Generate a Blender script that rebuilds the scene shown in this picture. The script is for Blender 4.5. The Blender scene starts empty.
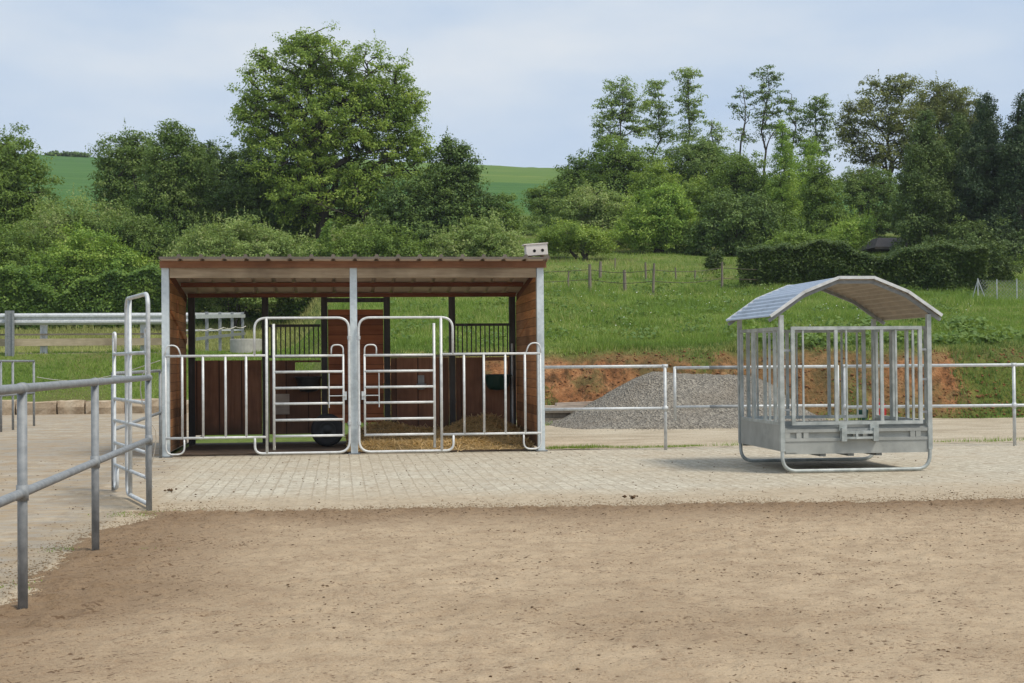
import bpy, math, random
import numpy as np
from mathutils import Matrix, Vector
random.seed(7); RNG = np.random.default_rng(11)
PI = math.pi
SC = bpy.context.scene; COL = SC.collection

# ------------------------------------------------------------------ camera model (used to measure, real depths given)
F = 1400.; TH = math.radians(7); PT = math.radians(.78); RO = math.radians(.49); CH = 1.57
FW = np.array([math.sin(TH)*math.cos(PT), math.cos(TH)*math.cos(PT), math.sin(PT)])
_r = np.array([math.cos(TH), -math.sin(TH), 0]); _u = np.cross(_r, FW)
RT = _r*math.cos(RO)-_u*math.sin(RO); UP = _u*math.cos(RO)+_r*math.sin(RO)
CP = np.array([0, 0, CH])
def ray(x, y): return FW+RT*(x-512)/F-UP*(y-341.5)/F
def at(x, y, Y):
    d = ray(x, y); return CP+d*Y/d[1]
def ground_at(x, y):
    d = ray(x, y); return CP-d*CH/d[2]

# ------------------------------------------------------------------ numpy noise
def vnoise(x, y, seed=0):
    xi = np.floor(x).astype(np.int64); yi = np.floor(y).astype(np.int64)
    fx = x-xi; fy = y-yi; fx = fx*fx*(3-2*fx); fy = fy*fy*(3-2*fy)
    def hsh(a, b):
        n = (a*374761393+b*668265263+seed*982451653) & 0xffffffff
        n = ((n ^ (n >> 13))*1274126177) & 0xffffffff
        return ((n ^ (n >> 16)) & 0xffff)/65535.
    a = hsh(xi, yi); b = hsh(xi+1, yi); c = hsh(xi, yi+1); d = hsh(xi+1, yi+1)
    return (a*(1-fx)+b*fx)*(1-fy)+(c*(1-fx)+d*fx)*fy
def fbm(x, y, f, octv=3, seed=0):
    s = 0; a = 1; t = 0
    for i in range(octv):
        s = s+a*(vnoise(x*f, y*f, seed+i*17)-.5)*2; t += a; a *= .5; f *= 2.03
    return s/t
def sstep(a, b, x):
    t = np.clip((x-a)/(b-a), 0, 1); return t*t*(3-2*t)

# ------------------------------------------------------------------ materials
MATS = {}
def newmat(name):
    m = bpy.data.materials.new(name); m.use_nodes = True
    nt = m.node_tree; nt.nodes.clear(); return m, nt
def N(nt, t, **kw):
    n = nt.nodes.new(t)
    for k, v in kw.items():
        if k in n.inputs.keys() if isinstance(k, str) else False: n.inputs[k].default_value = v
        else: setattr(n, k, v)
    return n
def L(nt, a, b): nt.links.new(a, b)
def coords(nt, kind='Object'):
    return nt.nodes.new('ShaderNodeTexCoord').outputs[kind]
def noise(nt, vec, scale, detail=4, rough=.55, stretch=None):
    if stretch:
        mp = nt.nodes.new('ShaderNodeMapping'); mp.inputs['Scale'].default_value = stretch
        L(nt, vec, mp.inputs['Vector']); vec = mp.outputs[0]
    n = nt.nodes.new('ShaderNodeTexNoise'); n.inputs['Scale'].default_value = scale
    n.inputs['Detail'].default_value = detail; n.inputs['Roughness'].default_value = rough
    L(nt, vec, n.inputs['Vector']); return n.outputs['Fac']
def ramp(nt, fac, stops):
    r = nt.nodes.new('ShaderNodeValToRGB'); el = r.color_ramp.elements
    while len(el) < len(stops): el.new(.5)
    for e, (p, c) in zip(el, stops):
        e.position = p; e.color = (*c, 1) if len(c) == 3 else c
    L(nt, fac, r.inputs[0]); return r.outputs[0]
def mixc(nt, fac, a, b, mode='MIX'):
    m = nt.nodes.new('ShaderNodeMix'); m.data_type = 'RGBA'; m.blend_type = mode
    for s, v in ((m.inputs[0], fac), (m.inputs[6], a), (m.inputs[7], b)):
        if hasattr(v, 'links') or hasattr(v, 'is_linked'): L(nt, v, s)
        elif isinstance(v, (int, float)): s.default_value = v
        else: s.default_value = (*v, 1)
    return m.outputs[2]
def math_(nt, op, a, b=0., c=None):
    m = nt.nodes.new('ShaderNodeMath'); m.operation = op
    for s, v in zip(m.inputs, (a, b, c)):
        if v is None: continue
        if hasattr(v, 'is_linked'): L(nt, v, s)
        else: s.default_value = v
    return m.outputs[0]
def finish(m, nt, color, rough=.8, metal=0., bump=None, bstr=.3, bdist=.02, spec=.3, normal=None):
    b = nt.nodes.new('ShaderNodeBsdfPrincipled'); o = nt.nodes.new('ShaderNodeOutputMaterial')
    if hasattr(color, 'is_linked'): L(nt, color, b.inputs['Base Color'])
    else: b.inputs['Base Color'].default_value = (*color, 1)
    if hasattr(rough, 'is_linked'): L(nt, rough, b.inputs['Roughness'])
    else: b.inputs['Roughness'].default_value = rough
    b.inputs['Metallic'].default_value = metal
    b.inputs['Specular IOR Level'].default_value = spec
    if bump is not None:
        bp = nt.nodes.new('ShaderNodeBump'); bp.inputs['Strength'].default_value = bstr; bp.inputs['Distance'].default_value = bdist
        L(nt, bump, bp.inputs['Height']); L(nt, bp.outputs[0], b.inputs['Normal'])
    L(nt, b.outputs[0], o.inputs[0]); return m

def steel(name, c1, c2, metal=.55, rough=.42, sc=14):
    m, nt = newmat(name); v = coords(nt)
    n = noise(nt, v, sc, 4); n2 = noise(nt, v, 2.1, 5, .65)
    col = ramp(nt, n, [(.3, c1), (.7, c2)])
    col = mixc(nt, ramp(nt, n2, [(.55, (0, 0, 0)), (.72, (.7, .7, .7))]), col, tuple(x*.62 for x in c1))
    r = math_(nt, 'MULTIPLY_ADD', n, .25, rough-.1)
    return finish(m, nt, col, r, metal, n, .15, .002, .5)
M_GALV = steel('galvanized_steel', (.46, .48, .485), (.63, .65, .65), .3, .55)
M_GALVD = steel('weathered_galvanized_steel', (.20, .215, .225), (.32, .335, .34), .25, .62)
M_GALVB = steel('bright_zinc_tube', (.58, .59, .58), (.74, .75, .74), .2, .5)
M_FEED = steel('feeder_zinc', (.31, .34, .325), (.54, .57, .55), .3, .55, 7)
M_POSTZ = steel('pale_blue_zinc_post', (.56, .62, .64), (.70, .76, .78), .2, .5)
M_TRAY = steel('dull_zinc_sheet', (.30, .31, .29), (.43, .44, .41), .25, .6, 3)
M_ROOFZ = steel('corrugated_zinc', (.48, .53, .60), (.56, .62, .70), .5, .4, 5)

def wood(name, c1, c2, plank=None, axis='X', rough=.75, dirt=None):
    m, nt = newmat(name); v = coords(nt)
    st = {'X': (1, 14, 14), 'Y': (14, 1, 14), 'Z': (14, 14, 1)}[axis]
    g = noise(nt, v, 1.6, 6, .6, st); big = noise(nt, v, .9, 4, .6)
    col = ramp(nt, g, [(.3, c1), (.7, c2)])
    col = mixc(nt, ramp(nt, big, [(.42, (0, 0, 0)), (.68, (.8, .8, .8))]), col, tuple(x*.55 for x in c1))
    h = g
    if plank:
        sep = nt.nodes.new('ShaderNodeSeparateXYZ'); L(nt, v, sep.inputs[0])
        ax, w = plank
        q = math_(nt, 'DIVIDE', sep.outputs[ax], w); fr = math_(nt, 'FRACT', q)
        fl = math_(nt, 'FLOOR', q)
        wn = nt.nodes.new('ShaderNodeTexWhiteNoise'); wn.noise_dimensions = '1D'; L(nt, fl, wn.inputs['W'])
        tone = ramp(nt, wn.outputs['Value'], [(0, (.62, .62, .62)), (1, (1.25, 1.2, 1.15))])
        col = mixc(nt, 1., col, tone, 'MULTIPLY')
        d = math_(nt, 'ABSOLUTE', math_(nt, 'SUBTRACT', fr, .5))
        gap = ramp(nt, d, [(.46, (0, 0, 0)), (.49, (1, 1, 1))])
        col = mixc(nt, gap, col, tuple(x*.25 for x in c1))
        h = math_(nt, 'SUBTRACT', g, gap)
    if dirt:
        sep = nt.nodes.new('ShaderNodeSeparateXYZ'); L(nt, v, sep.inputs[0])
        e = math_(nt, 'ADD', math_(nt, 'MULTIPLY', sep.outputs[2], -1/dirt), math_(nt, 'MULTIPLY_ADD', big, 1.6, .1))
        col = mixc(nt, ramp(nt, e, [(.2, (0, 0, 0)), (.9, (.75, .75, .75))]), col, (.09, .065, .045))
    return finish(m, nt, col, rough, 0, h, .5, .006, .25)
M_WSIDE = wood('side_planks', (.46, .205, .088), (.68, .36, .17), (2, .155), 'Y', dirt=1.0)
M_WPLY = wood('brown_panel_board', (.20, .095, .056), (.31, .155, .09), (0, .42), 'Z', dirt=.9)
M_WDOOR = wood('red_brown_boards', (.30, .10, .045), (.42, .165, .075), (2, .19), 'X')
M_BEAM = wood('weathered_beam', (.32, .23, .15), (.52, .41, .28), None, 'X')
M_FASC = wood('red_brown_fascia', (.22, .10, .055), (.33, .165, .09), None, 'X')
M_RAFT = wood('dark_rafter', (.16, .055, .03), (.26, .10, .055), None, 'X')
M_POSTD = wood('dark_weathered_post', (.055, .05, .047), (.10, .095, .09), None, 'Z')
M_GREY = wood('grey_weathered_wood', (.16, .13, .10), (.30, .26, .2), None, 'Z')
M_PLANK = wood('pale_timber', (.38, .30, .24), (.58, .50, .42), None, 'X')
M_BEIGE = wood('beige_kick_board', (.42, .34, .22), (.55, .46, .32), None, 'X')
M_WHITE = wood('white_painted_board', (.74, .68, .62), (.84, .78, .72), None, 'X')

def plain(name, c, rough=.6, metal=0., var=.25, sc=6, spec=.4):
    m, nt = newmat(name); n = noise(nt, coords(nt), sc, 5)
    col = ramp(nt, n, [(.25, tuple(x*(1-var) for x in c)), (.75, tuple(min(1, x*(1+var)) for x in c))])
    return finish(m, nt, col, rough, metal, n, .2, .004, spec)
M_RUBBER = plain('black_rubber', (.02, .02, .021), .7)
M_BLACKP = plain('black_plastic', (.022, .024, .024), .5)
M_GREENP = plain('dark_green_plastic', (.012, .05, .036), .45)
M_GREYP = plain('grey_enamel', (.32, .32, .31), .4)
M_RED = plain('red_paint', (.42, .02, .02), .4)
M_TEAL = plain('teal_plastic', (.01, .09, .09), .4)
M_ROOFTOP = plain('brown_coated_sheet', (.15, .125, .10), .6, .1, .35, 3)
M_ROOFUND = plain('sheet_underside', (.55, .46, .38), .7, 0, .2, 2)
M_FUND = plain('feeder_roof_inside', (.44, .37, .29), .65, .15, .2, 3)
M_HOLE = plain('hole_inside', (.006, .005, .005), .9)
M_CONC = plain('pale_concrete', (.42, .40, .36), .85, 0, .2, 5)
M_ROPE = plain('pale_rope', (.62, .58, .50), .8)
M_SHED = plain('dark_bitumen_roof', (.028, .024, .024), .7)
M_WIRE = plain('rusty_wire', (.10, .08, .06), .6, .4)

def stone_mat():
    m, nt = newmat('sandstone_blocks'); v = coords(nt)
    n = noise(nt, v, 3, 6, .65); n2 = noise(nt, v, 11, 4)
    col = ramp(nt, n, [(.25, (.24, .17, .11)), (.5, (.42, .33, .23)), (.75, (.52, .44, .33))])
    return finish(m, nt, col, .9, 0, math_(nt, 'ADD', n, n2), .7, .03, .2)
M_STONE = stone_mat()

def sand_mat():
    m, nt = newmat('arena_sand'); v = coords(nt)
    a = noise(nt, v, .6, 6, .65); b = noise(nt, v, 3.2, 6, .72); c = noise(nt, v, 75, 3, .75)
    d1 = noise(nt, v, 20, 4, .65, (.75, 1.15, 1)); d2 = noise(nt, v, 42, 3, .6, (.7, 1.1, 1)); e = noise(nt, v, 1.1, 4, .6)
    col = ramp(nt, a, [(.3, (.37, .27, .17)), (.7, (.485, .372, .245))])
    col = mixc(nt, ramp(nt, b, [(.36, (.7, .7, .7)), (.56, (0, 0, 0))]), col, (.26, .175, .105))
    col = mixc(nt, ramp(nt, c, [(.35, (0, 0, 0)), (.75, (.55, .55, .55))]), col, (.56, .45, .32))
    at_ = nt.nodes.new('ShaderNodeAttribute'); at_.attribute_name = 'damp'
    dm = math_(nt, 'MULTIPLY', at_.outputs['Fac'], math_(nt, 'MULTIPLY_ADD', b, 1.1, .1))
    col = mixc(nt, math_(nt, 'MULTIPLY', dm, 1.15), col, (.185, .118, .066))
    # small dark crumbs and hoof scuffs
    bias = math_(nt, 'ADD', math_(nt, 'MULTIPLY', e, .14), math_(nt, 'MULTIPLY', dm, .05))
    f1 = ramp(nt, math_(nt, 'SUBTRACT', d1, bias), [(.255, (.9, .9, .9)), (.305, (0, 0, 0))])
    f2 = ramp(nt, math_(nt, 'SUBTRACT', d2, bias), [(.265, (.8, .8, .8)), (.33, (0, 0, 0))])
    col = mixc(nt, f1, col, (.13, .08, .046)); col = mixc(nt, f2, col, (.17, .11, .068))
    h = math_(nt, 'ADD', math_(nt, 'MULTIPLY', d1, .9), math_(nt, 'ADD', math_(nt, 'MULTIPLY', c, .45), math_(nt, 'MULTIPLY', d2, .7)))
    return finish(m, nt, col, .95, 0, h, .9, .02, .12)
M_SAND = sand_mat()

def paving_mat():
    m, nt = newmat('concrete_paving'); v = coords(nt)
    dist = nt.nodes.new('ShaderNodeMapping'); L(nt, v, dist.inputs[0]); nd = nt.nodes.new('ShaderNodeTexNoise'); nd.inputs['Scale'].default_value = 4.; nd.inputs['Detail'].default_value = 4; L(nt, v, nd.inputs['Vector'])
    va = nt.nodes.new('ShaderNodeVectorMath'); va.operation = 'MULTIPLY_ADD'; L(nt, nd.outputs['Color'], va.inputs[0]); va.inputs[1].default_value = (.05, .05, 0); L(nt, v, va.inputs[2]); L(nt, va.outputs[0], dist.inputs[0])
    br = nt.nodes.new('ShaderNodeTexBrick'); L(nt, dist.outputs[0], br.inputs['Vector'])
    br.inputs['Scale'].default_value = 1; br.inputs['Brick Width'].default_value = .16; br.inputs['Row Height'].default_value = .16
    br.inputs['Mortar Size'].default_value = .013; br.inputs['Mortar Smooth'].default_value = .5; br.offset = 0
    br.inputs['Color1'].default_value = (.64, .595, .475, 1); br.inputs['Color2'].default_value = (.50, .455, .36, 1)
    br.inputs['Mortar'].default_value = (.42, .375, .285, 1)
    a = noise(nt, v, .45, 6, .65); b = noise(nt, v, 2.2, 6, .7); c = noise(nt, v, 25, 3, .6)
    at_ = nt.nodes.new('ShaderNodeAttribute'); at_.attribute_name = 'dust'
    dust = ramp(nt, math_(nt, 'ADD', math_(nt, 'ADD', math_(nt, 'MULTIPLY', a, .8), math_(nt, 'MULTIPLY', b, .5)), math_(nt, 'MULTIPLY', at_.outputs['Fac'], .6)),
                [(.58, (0, 0, 0)), (.95, (.9, .9, .9))])
    col = mixc(nt, ramp(nt, c, [(.3, (.25, .25, .25)), (.6, (0, 0, 0))]), br.outputs['Color'], (.25, .21, .17))
    col = mixc(nt, ramp(nt, noise(nt, v, 13, 5, .7, (.6, 1.3, 1)), [(.30, (.8, .8, .8)), (.42, (0, 0, 0))]), col, (.22, .17, .12))
    sandc = ramp(nt, b, [(.3, (.37, .285, .185)), (.7, (.50, .41, .29))])
    col = mixc(nt, dust, col, sandc)
    col = mixc(nt, ramp(nt, noise(nt, v, 9, 6, .7, (.6, 1.3, 1)), [(.30, (.8, .8, .8)), (.44, (0, 0, 0))]), col, (.24, .17, .11))
    dk = nt.nodes.new('ShaderNodeAttribute'); dk.attribute_name = 'grey_band'
    col = mixc(nt, math_(nt, 'MULTIPLY', dk.outputs['Fac'], ramp(nt, noise(nt, v, 9, 4, .7), [(.35, (1, 1, 1)), (.65, (.3, .3, .3))])), col, (.17, .16, .14))  # mottled darker grey band across the left yard
    col = mixc(nt, ramp(nt, noise(nt, v, 16, 5, .75, (.7, .5, 1)), [(.40, (.55, .55, .55)), (.54, (0, 0, 0))]), col, (.33, .275, .20))
    f1 = noise(nt, v, 18, 4, .68, (.7, 1.2, 1)); f2 = noise(nt, v, 2.6, 5, .7, (.8, 1.4, 1)); yd = nt.nodes.new('ShaderNodeAttribute'); yd.attribute_name = 'yard'
    col = mixc(nt, math_(nt, 'MULTIPLY', yd.outputs['Fac'], ramp(nt, noise(nt, v, 1.3, 6, .72, (.7, 1.2, 1)), [(.46, (.95, .95, .95)), (.58, (0, 0, 0))])), col, (.34, .255, .16))
    col = mixc(nt, ramp(nt, math_(nt, 'MULTIPLY_ADD', yd.outputs['Fac'], -.05, noise(nt, v, 5.5, 5, .75, (.8, .45, 1))), [(.33, (.7, .7, .7)), (.43, (0, 0, 0))]), col, (.27, .20, .13))
    bia = math_(nt, 'MULTIPLY_ADD', yd.outputs['Fac'], -.03, math_(nt, 'MULTIPLY', f2, .10))
    col = mixc(nt, ramp(nt, math_(nt, 'SUBTRACT', f1, bia), [(.31, (.85, .85, .85)), (.40, (0, 0, 0))]), col, (.24, .18, .115))
    col = mixc(nt, math_(nt, 'MULTIPLY', yd.outputs['Fac'], ramp(nt, f2, [(.42, (0, 0, 0)), (.6, (.6, .6, .6))])), col, (.33, .31, .27))
    inv = math_(nt, 'SUBTRACT', 1., br.outputs['Fac'])
    h = math_(nt, 'ADD', math_(nt, 'MULTIPLY', inv, math_(nt, 'SUBTRACT', 1., dust)), math_(nt, 'MULTIPLY', c, .3))
    return finish(m, nt, col, .9, 0, h, .5, .012, .2)
M_PAVE = paving_mat()

def track_mat():
    m, nt = newmat('gravel_track'); v = coords(nt)
    a = noise(nt, v, .6, 6, .65, (1, 2, 1)); c = noise(nt, v, 22, 4, .7)
    col = ramp(nt, a, [(.3, (.31, .25, .17)), (.5, (.47, .395, .285)), (.72, (.56, .49, .37))])
    col = mixc(nt, ramp(nt, c, [(.35, (.6, .6, .6)), (.5, (0, 0, 0))]), col, (.17, .145, .115))
    return finish(m, nt, col, .95, 0, c, .8, .03, .15)
M_TRACK = track_mat()

def gravel_mat():
    m, nt = newmat('grey_gravel'); v = coords(nt)
    vo = nt.nodes.new('ShaderNodeTexVoronoi'); vo.inputs['Scale'].default_value = 22; L(nt, v, vo.inputs['Vector'])
    a = noise(nt, v, .9, 5, .6)
    sepc = nt.nodes.new('ShaderNodeSeparateColor'); L(nt, vo.outputs['Color'], sepc.inputs[0])
    col = ramp(nt, sepc.outputs[0], [(.0, (.165, .15, .125)), (.5, (.245, .222, .185)), (1, (.37, .335, .275))])
    col = mixc(nt, ramp(nt, a, [(.45, (0, 0, 0)), (.65, (.55, .55, .55))]), col, (.235, .20, .155))
    return finish(m, nt, col, .9, 0, vo.outputs['Distance'], 1., .05, .2)
M_GRAVEL = gravel_mat()

def terrain_mat():
    m, nt = newmat('grass_and_earth'); v = coords(nt)
    def attr(n):
        a = nt.nodes.new('ShaderNodeAttribute'); a.attribute_name = n; return a.outputs['Fac']
    a = noise(nt, v, .25, 6, .65); b = noise(nt, v, 1.6, 5, .7); c = noise(nt, v, 9, 4, .7)
    grass = ramp(nt, a, [(.3, (.10, .15, .03)), (.5, (.15, .20, .045)), (.72, (.22, .24, .07))])
    grass = mixc(nt, ramp(nt, c, [(.3, (.6, .6, .6)), (.6, (0, 0, 0))]), grass, (.03, .06, .012))
    earth = ramp(nt, b, [(.25, (.13, .06, .028)), (.48, (.32, .145, .062)), (.75, (.50, .29, .145))])
    earth = mixc(nt, ramp(nt, c, [(.3, (.7, .7, .7)), (.5, (0, 0, 0))]), earth, (.09, .045, .025))
    earth = mixc(nt, ramp(nt, noise(nt, v, 3.3, 6, .75, (1, 1, .6)), [(.40, (.85, .85, .85)), (.52, (0, 0, 0))]), earth, (.075, .045, .022))
    earth = mixc(nt, ramp(nt, noise(nt, v, 1.1, 5, .7), [(.52, (0, 0, 0)), (.64, (.7, .7, .7))]), earth, (.15, .13, .05))
    f1 = ramp(nt, noise(nt, v, .06, 5, .6, (.5, 4, 1)), [(.35, (.055, .13, .035)), (.65, (.085, .17, .045))])
    f2 = ramp(nt, noise(nt, v, .05, 5, .6, (.5, 5, 1)), [(.35, (.13, .20, .045)), (.5, (.095, .17, .038)), (.65, (.17, .225, .055))])
    col = mixc(nt, attr('earth'), grass, earth)
    col = mixc(nt, attr('field'), col, f1)
    col = mixc(nt, attr('field_upper'), col, f2)
    col = mixc(nt, attr('riding_sand'), col, (.38, .31, .20))
    col = mixc(nt, attr('dry'), col, (.14, .12, .05))
    return finish(m, nt, col, .95, 0, math_(nt, 'ADD', b, c), .8, .08, .1)
M_TERR = terrain_mat()

def leaf_mat(name, c1, c2, trans=.3, c3=None):
    m, nt = newmat(name)
    gi = nt.nodes.new('ShaderNodeNewGeometry')
    a = nt.nodes.new('ShaderNodeAttribute'); a.attribute_name = 'tone'
    f = math_(nt, 'ADD', math_(nt, 'MULTIPLY', gi.outputs['Random Per Island'], .45), math_(nt, 'MULTIPLY', a.outputs['Fac'], .55))
    stops = [(.15, c1), (.8, c2)]
    if c3: stops = [(.12, c1), (.6, c2), (.9, c3)]
    col = ramp(nt, f, stops)
    b = nt.nodes.new('ShaderNodeBsdfPrincipled'); L(nt, col, b.inputs['Base Color'])
    b.inputs['Roughness'].default_value = .55; b.inputs['Specular IOR Level'].default_value = .25
    t = nt.nodes.new('ShaderNodeBsdfTranslucent')
    L(nt, mixc(nt, .5, col, (min(1, c2[0]*1.6), min(1, c2[1]*1.5), c2[2]*.8)), t.inputs['Color'])
    mx = nt.nodes.new('ShaderNodeMixShader'); mx.inputs[0].default_value = trans
    L(nt, b.outputs[0], mx.inputs[1]); L(nt, t.outputs[0], mx.inputs[2])
    o = nt.nodes.new('ShaderNodeOutputMaterial'); L(nt, mx.outputs[0], o.inputs[0]); return m
LM = dict(
 walnut=leaf_mat('walnut_leaves', (0.114, 0.190, 0.038), (0.277, 0.387, 0.070), .35, (0.389, 0.463, 0.095)),
 mid=leaf_mat('mid_green_leaves', (0.099, 0.169, 0.037), (0.227, 0.325, 0.062), .3),
 bright=leaf_mat('bright_green_leaves', (0.133, 0.239, 0.048), (0.296, 0.433, 0.077), .35, (0.415, 0.504, 0.115)),
 light=leaf_mat('light_green_leaves', (0.168, 0.250, 0.069), (0.299, 0.397, 0.116), .35, (0.441, 0.462, 0.208)),
 olive=leaf_mat('olive_leaves', (0.079, 0.146, 0.032), (0.172, 0.254, 0.059), .3, (0.264, 0.335, 0.099)),
 dark=leaf_mat('dark_green_leaves', (0.064, 0.122, 0.034), (0.166, 0.240, 0.057), .2),
 fir=leaf_mat('conifer_needles', (0.037, 0.074, 0.033), (0.094, 0.138, 0.054), .12),
 fir2=leaf_mat('fresh_conifer_needles', (0.066, 0.115, 0.034), (0.158, 0.220, 0.056), .15),
 bronze=leaf_mat('bronze_leaves', (0.110, 0.138, 0.039), (0.206, 0.238, 0.070), .3, (0.309, 0.322, 0.113)),
 robinia=leaf_mat('robinia_leaves', (0.140, 0.216, 0.062), (0.282, 0.385, 0.113), .35, (0.398, 0.470, 0.175)),
 hedge=leaf_mat('clipped_hedge_leaves', (0.037, 0.076, 0.020), (0.107, 0.154, 0.032), .2),
 ivy=leaf_mat('hedgerow_leaves', (0.053, 0.119, 0.026), (0.161, 0.260, 0.047), .3, (0.269, 0.378, 0.079)),
 weed=leaf_mat('weed_leaves', (0.089, 0.169, 0.040), (0.209, 0.298, 0.068), .3),
 grass=leaf_mat('grass_blades', (0.134, 0.222, 0.043), (0.235, 0.347, 0.065), .35, (0.377, 0.429, 0.130)),
 dryg=leaf_mat('dry_grass_blades', (0.268, 0.292, 0.097), (0.498, 0.515, 0.194), .3),
 straw=leaf_mat('straw_strands', (0.520, 0.340, 0.153), (0.867, 0.644, 0.347), .2),
)
M_BARK = wood('bark', (.05, .042, .032), (.12, .10, .078), None, 'Z', .9)
def clod_mat():
    return plain('dark_clods', (.12, .075, .043), .95, 0, .45, 8, .05)
M_CLOD = clod_mat()
M_FLOWER = plain('white_petals', (.75, .75, .70), .8, 0, .1)

# ------------------------------------------------------------------ mesh building
ORG = {}
class MB:
    def __init__(s): s.v = []; s.f = []
    def add(s, vs, fs):
        n = len(s.v); s.v += [tuple(p) for p in vs]; s.f += [tuple(i+n for i in f) for f in fs]; return s
    def box(s, c, d, rz=0, ry=0, rx=0):
        M = Matrix.Rotation(rz, 3, 'Z') @ Matrix.Rotation(ry, 3, 'Y') @ Matrix.Rotation(rx, 3, 'X')
        vs = []
        b = min(d)*.08 if min(d) > .03 else 0
        if b:   # small chamfer
            for ax in range(3):
                pass
        for x in (-1, 1):
            for y in (-1, 1):
                for z in (-1, 1):
                    vs.append(Vector(c)+M @ Vector((x*d[0]/2, y*d[1]/2, z*d[2]/2)))
        return s.add(vs, [(0, 1, 3, 2), (4, 6, 7, 5), (0, 4, 5, 1), (2, 3, 7, 6), (0, 2, 6, 4), (1, 5, 7, 3)])
    def bb(s, x0, x1, y0, y1, z0, z1): return s.box(((x0+x1)/2, (y0+y1)/2, (z0+z1)/2), (abs(x1-x0), abs(y1-y0), abs(z1-z0)))
    def bar(s, a, b, w, h):
        a = Vector(a); b = Vector(b); d = b-a; l = d.length; d.normalize()
        side = d.cross(Vector((0, 0, 1)))
        if side.length < 1e-3: side = Vector((1, 0, 0))
        side.normalize(); up = side.cross(d)
        vs = [p+side*sx*w/2+up*sz*h/2 for p in (a, b) for sx in (-1, 1) for sz in (-1, 1)]
        return s.add(vs, [(0, 1, 3, 2), (4, 6, 7, 5), (0, 4, 5, 1), (2, 3, 7, 6), (0, 2, 6, 4), (1, 5, 7, 3)])
    def tube(s, pts, r, seg=10, closed=False, cap=True):
        pts = [Vector(p) for p in pts]; n = len(pts)
        rs = r if isinstance(r, (list, tuple)) else [r]*n
        ref = None; rings = []
        for i, p in enumerate(pts):
            if closed: t = pts[(i+1) % n]-pts[i-1]
            else: t = pts[min(i+1, n-1)]-pts[max(i-1, 0)]
            if t.length < 1e-9: t = Vector((0, 0, 1))
            t.normalize()
            if ref is None:
                ref = Vector((0, 0, 1)) if abs(t.z) < .9 else Vector((1, 0, 0))
            a = ref-t*ref.dot(t)
            if a.length < 1e-4: a = t.orthogonal()
            a.normalize(); ref = a; b = t.cross(a)
            rings.append([p+(a*math.cos(k*2*PI/seg)+b*math.sin(k*2*PI/seg))*rs[i] for k in range(seg)])
        vs = [v for rg in rings for v in rg]; fs = []
        m = n if closed else n-1
        for i in range(m):
            j = (i+1) % n
            for k in range(seg):
                k2 = (k+1) % seg
                fs.append((i*seg+k, i*seg+k2, j*seg+k2, j*seg+k))
        if cap and not closed:
            fs.append(tuple(range(seg-1, -1, -1))); fs.append(tuple((n-1)*seg+k for k in range(seg)))
        return s.add(vs, fs)
    def lathe(s, c, prof, seg=24, axis='Z'):
        c = Vector(c); vs = []; fs = []
        for (r, z) in prof:
            for k in range(seg):
                a = k*2*PI/seg; x, y = r*math.cos(a), r*math.sin(a)
                vs.append(c+(Vector((x, y, z)) if axis == 'Z' else Vector((x, z, y)) if axis == 'Y' else Vector((z, x, y))))
        for i in range(len(prof)-1):
            for k in range(seg):
                k2 = (k+1) % seg; fs.append((i*seg+k, i*seg+k2, (i+1)*seg+k2, (i+1)*seg+k))
        return s.add(vs, fs)
    def prism(s, prof, axis, a, b):   # prof: list of 2D points, extruded along axis
        n = len(prof)
        def P(u, v, w): return {'X': (w, u, v), 'Y': (u, w, v), 'Z': (u, v, w)}[axis]
        vs = [P(u, v, a) for u, v in prof]+[P(u, v, b) for u, v in prof]
        fs = [tuple(range(n)), tuple(range(2*n-1, n-1, -1))]+[(i, (i+1) % n, n+(i+1) % n, n+i) for i in range(n)]
        return s.add(vs, fs)
def fillet(pts, r, n=6, closed=False):
    pts = [Vector(p) for p in pts]; out = []
    N_ = len(pts)
    for i, p in enumerate(pts):
        if not closed and i in (0, N_-1): out.append(p); continue
        a = pts[i-1]; b = pts[(i+1) % N_]
        da = (a-p); db = (b-p); rr = min(r, da.length*.49, db.length*.49)
        p0 = p+da.normalized()*rr; p1 = p+db.normalized()*rr
        for k in range(n+1):
            t = k/n; out.append(p0*(1-t)**2+p*2*t*(1-t)+p1*t*t)
    return out
def link(o, parent=None):
    COL.objects.link(o)
    if parent is not None: o.parent = parent
    return o
def tag(o, label=None, cat=None, group=None, kind=None):
    if label: o['label'] = label
    if cat: o['category'] = cat
    if group: o['group'] = group
    if kind: o['kind'] = kind
    return o
def thing(name, label, cat, loc=(0, 0, 0), group=None):
    o = bpy.data.objects.new(name, None); o.empty_display_size = .2; o.location = loc
    link(o); tag(o, label, cat, group); ORG[o.name] = Vector(loc); return o
def build(name, mb, mat, parent=None, loc=None, smooth=False, label=None):
    me = bpy.data.meshes.new(name)
    if parent is not None: org = ORG[parent.name]; l = (0, 0, 0)
    else: org = Vector(loc) if loc is not None else Vector((0, 0, 0)); l = org
    me.from_pydata([(v[0]-org.x, v[1]-org.y, v[2]-org.z) for v in mb.v], [], mb.f)
    me.materials.append(mat); me.update()
    import bmesh
    bm = bmesh.new(); bm.from_mesh(me); bmesh.ops.recalc_face_normals(bm, faces=bm.faces); bm.to_mesh(me); bm.free()
    if smooth: me.shade_smooth() if hasattr(me, 'shade_smooth') else None
    o = bpy.data.objects.new(name, me); o.location = l; link(o, parent); ORG[o.name] = org
    if label: o['label'] = label
    return o
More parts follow.
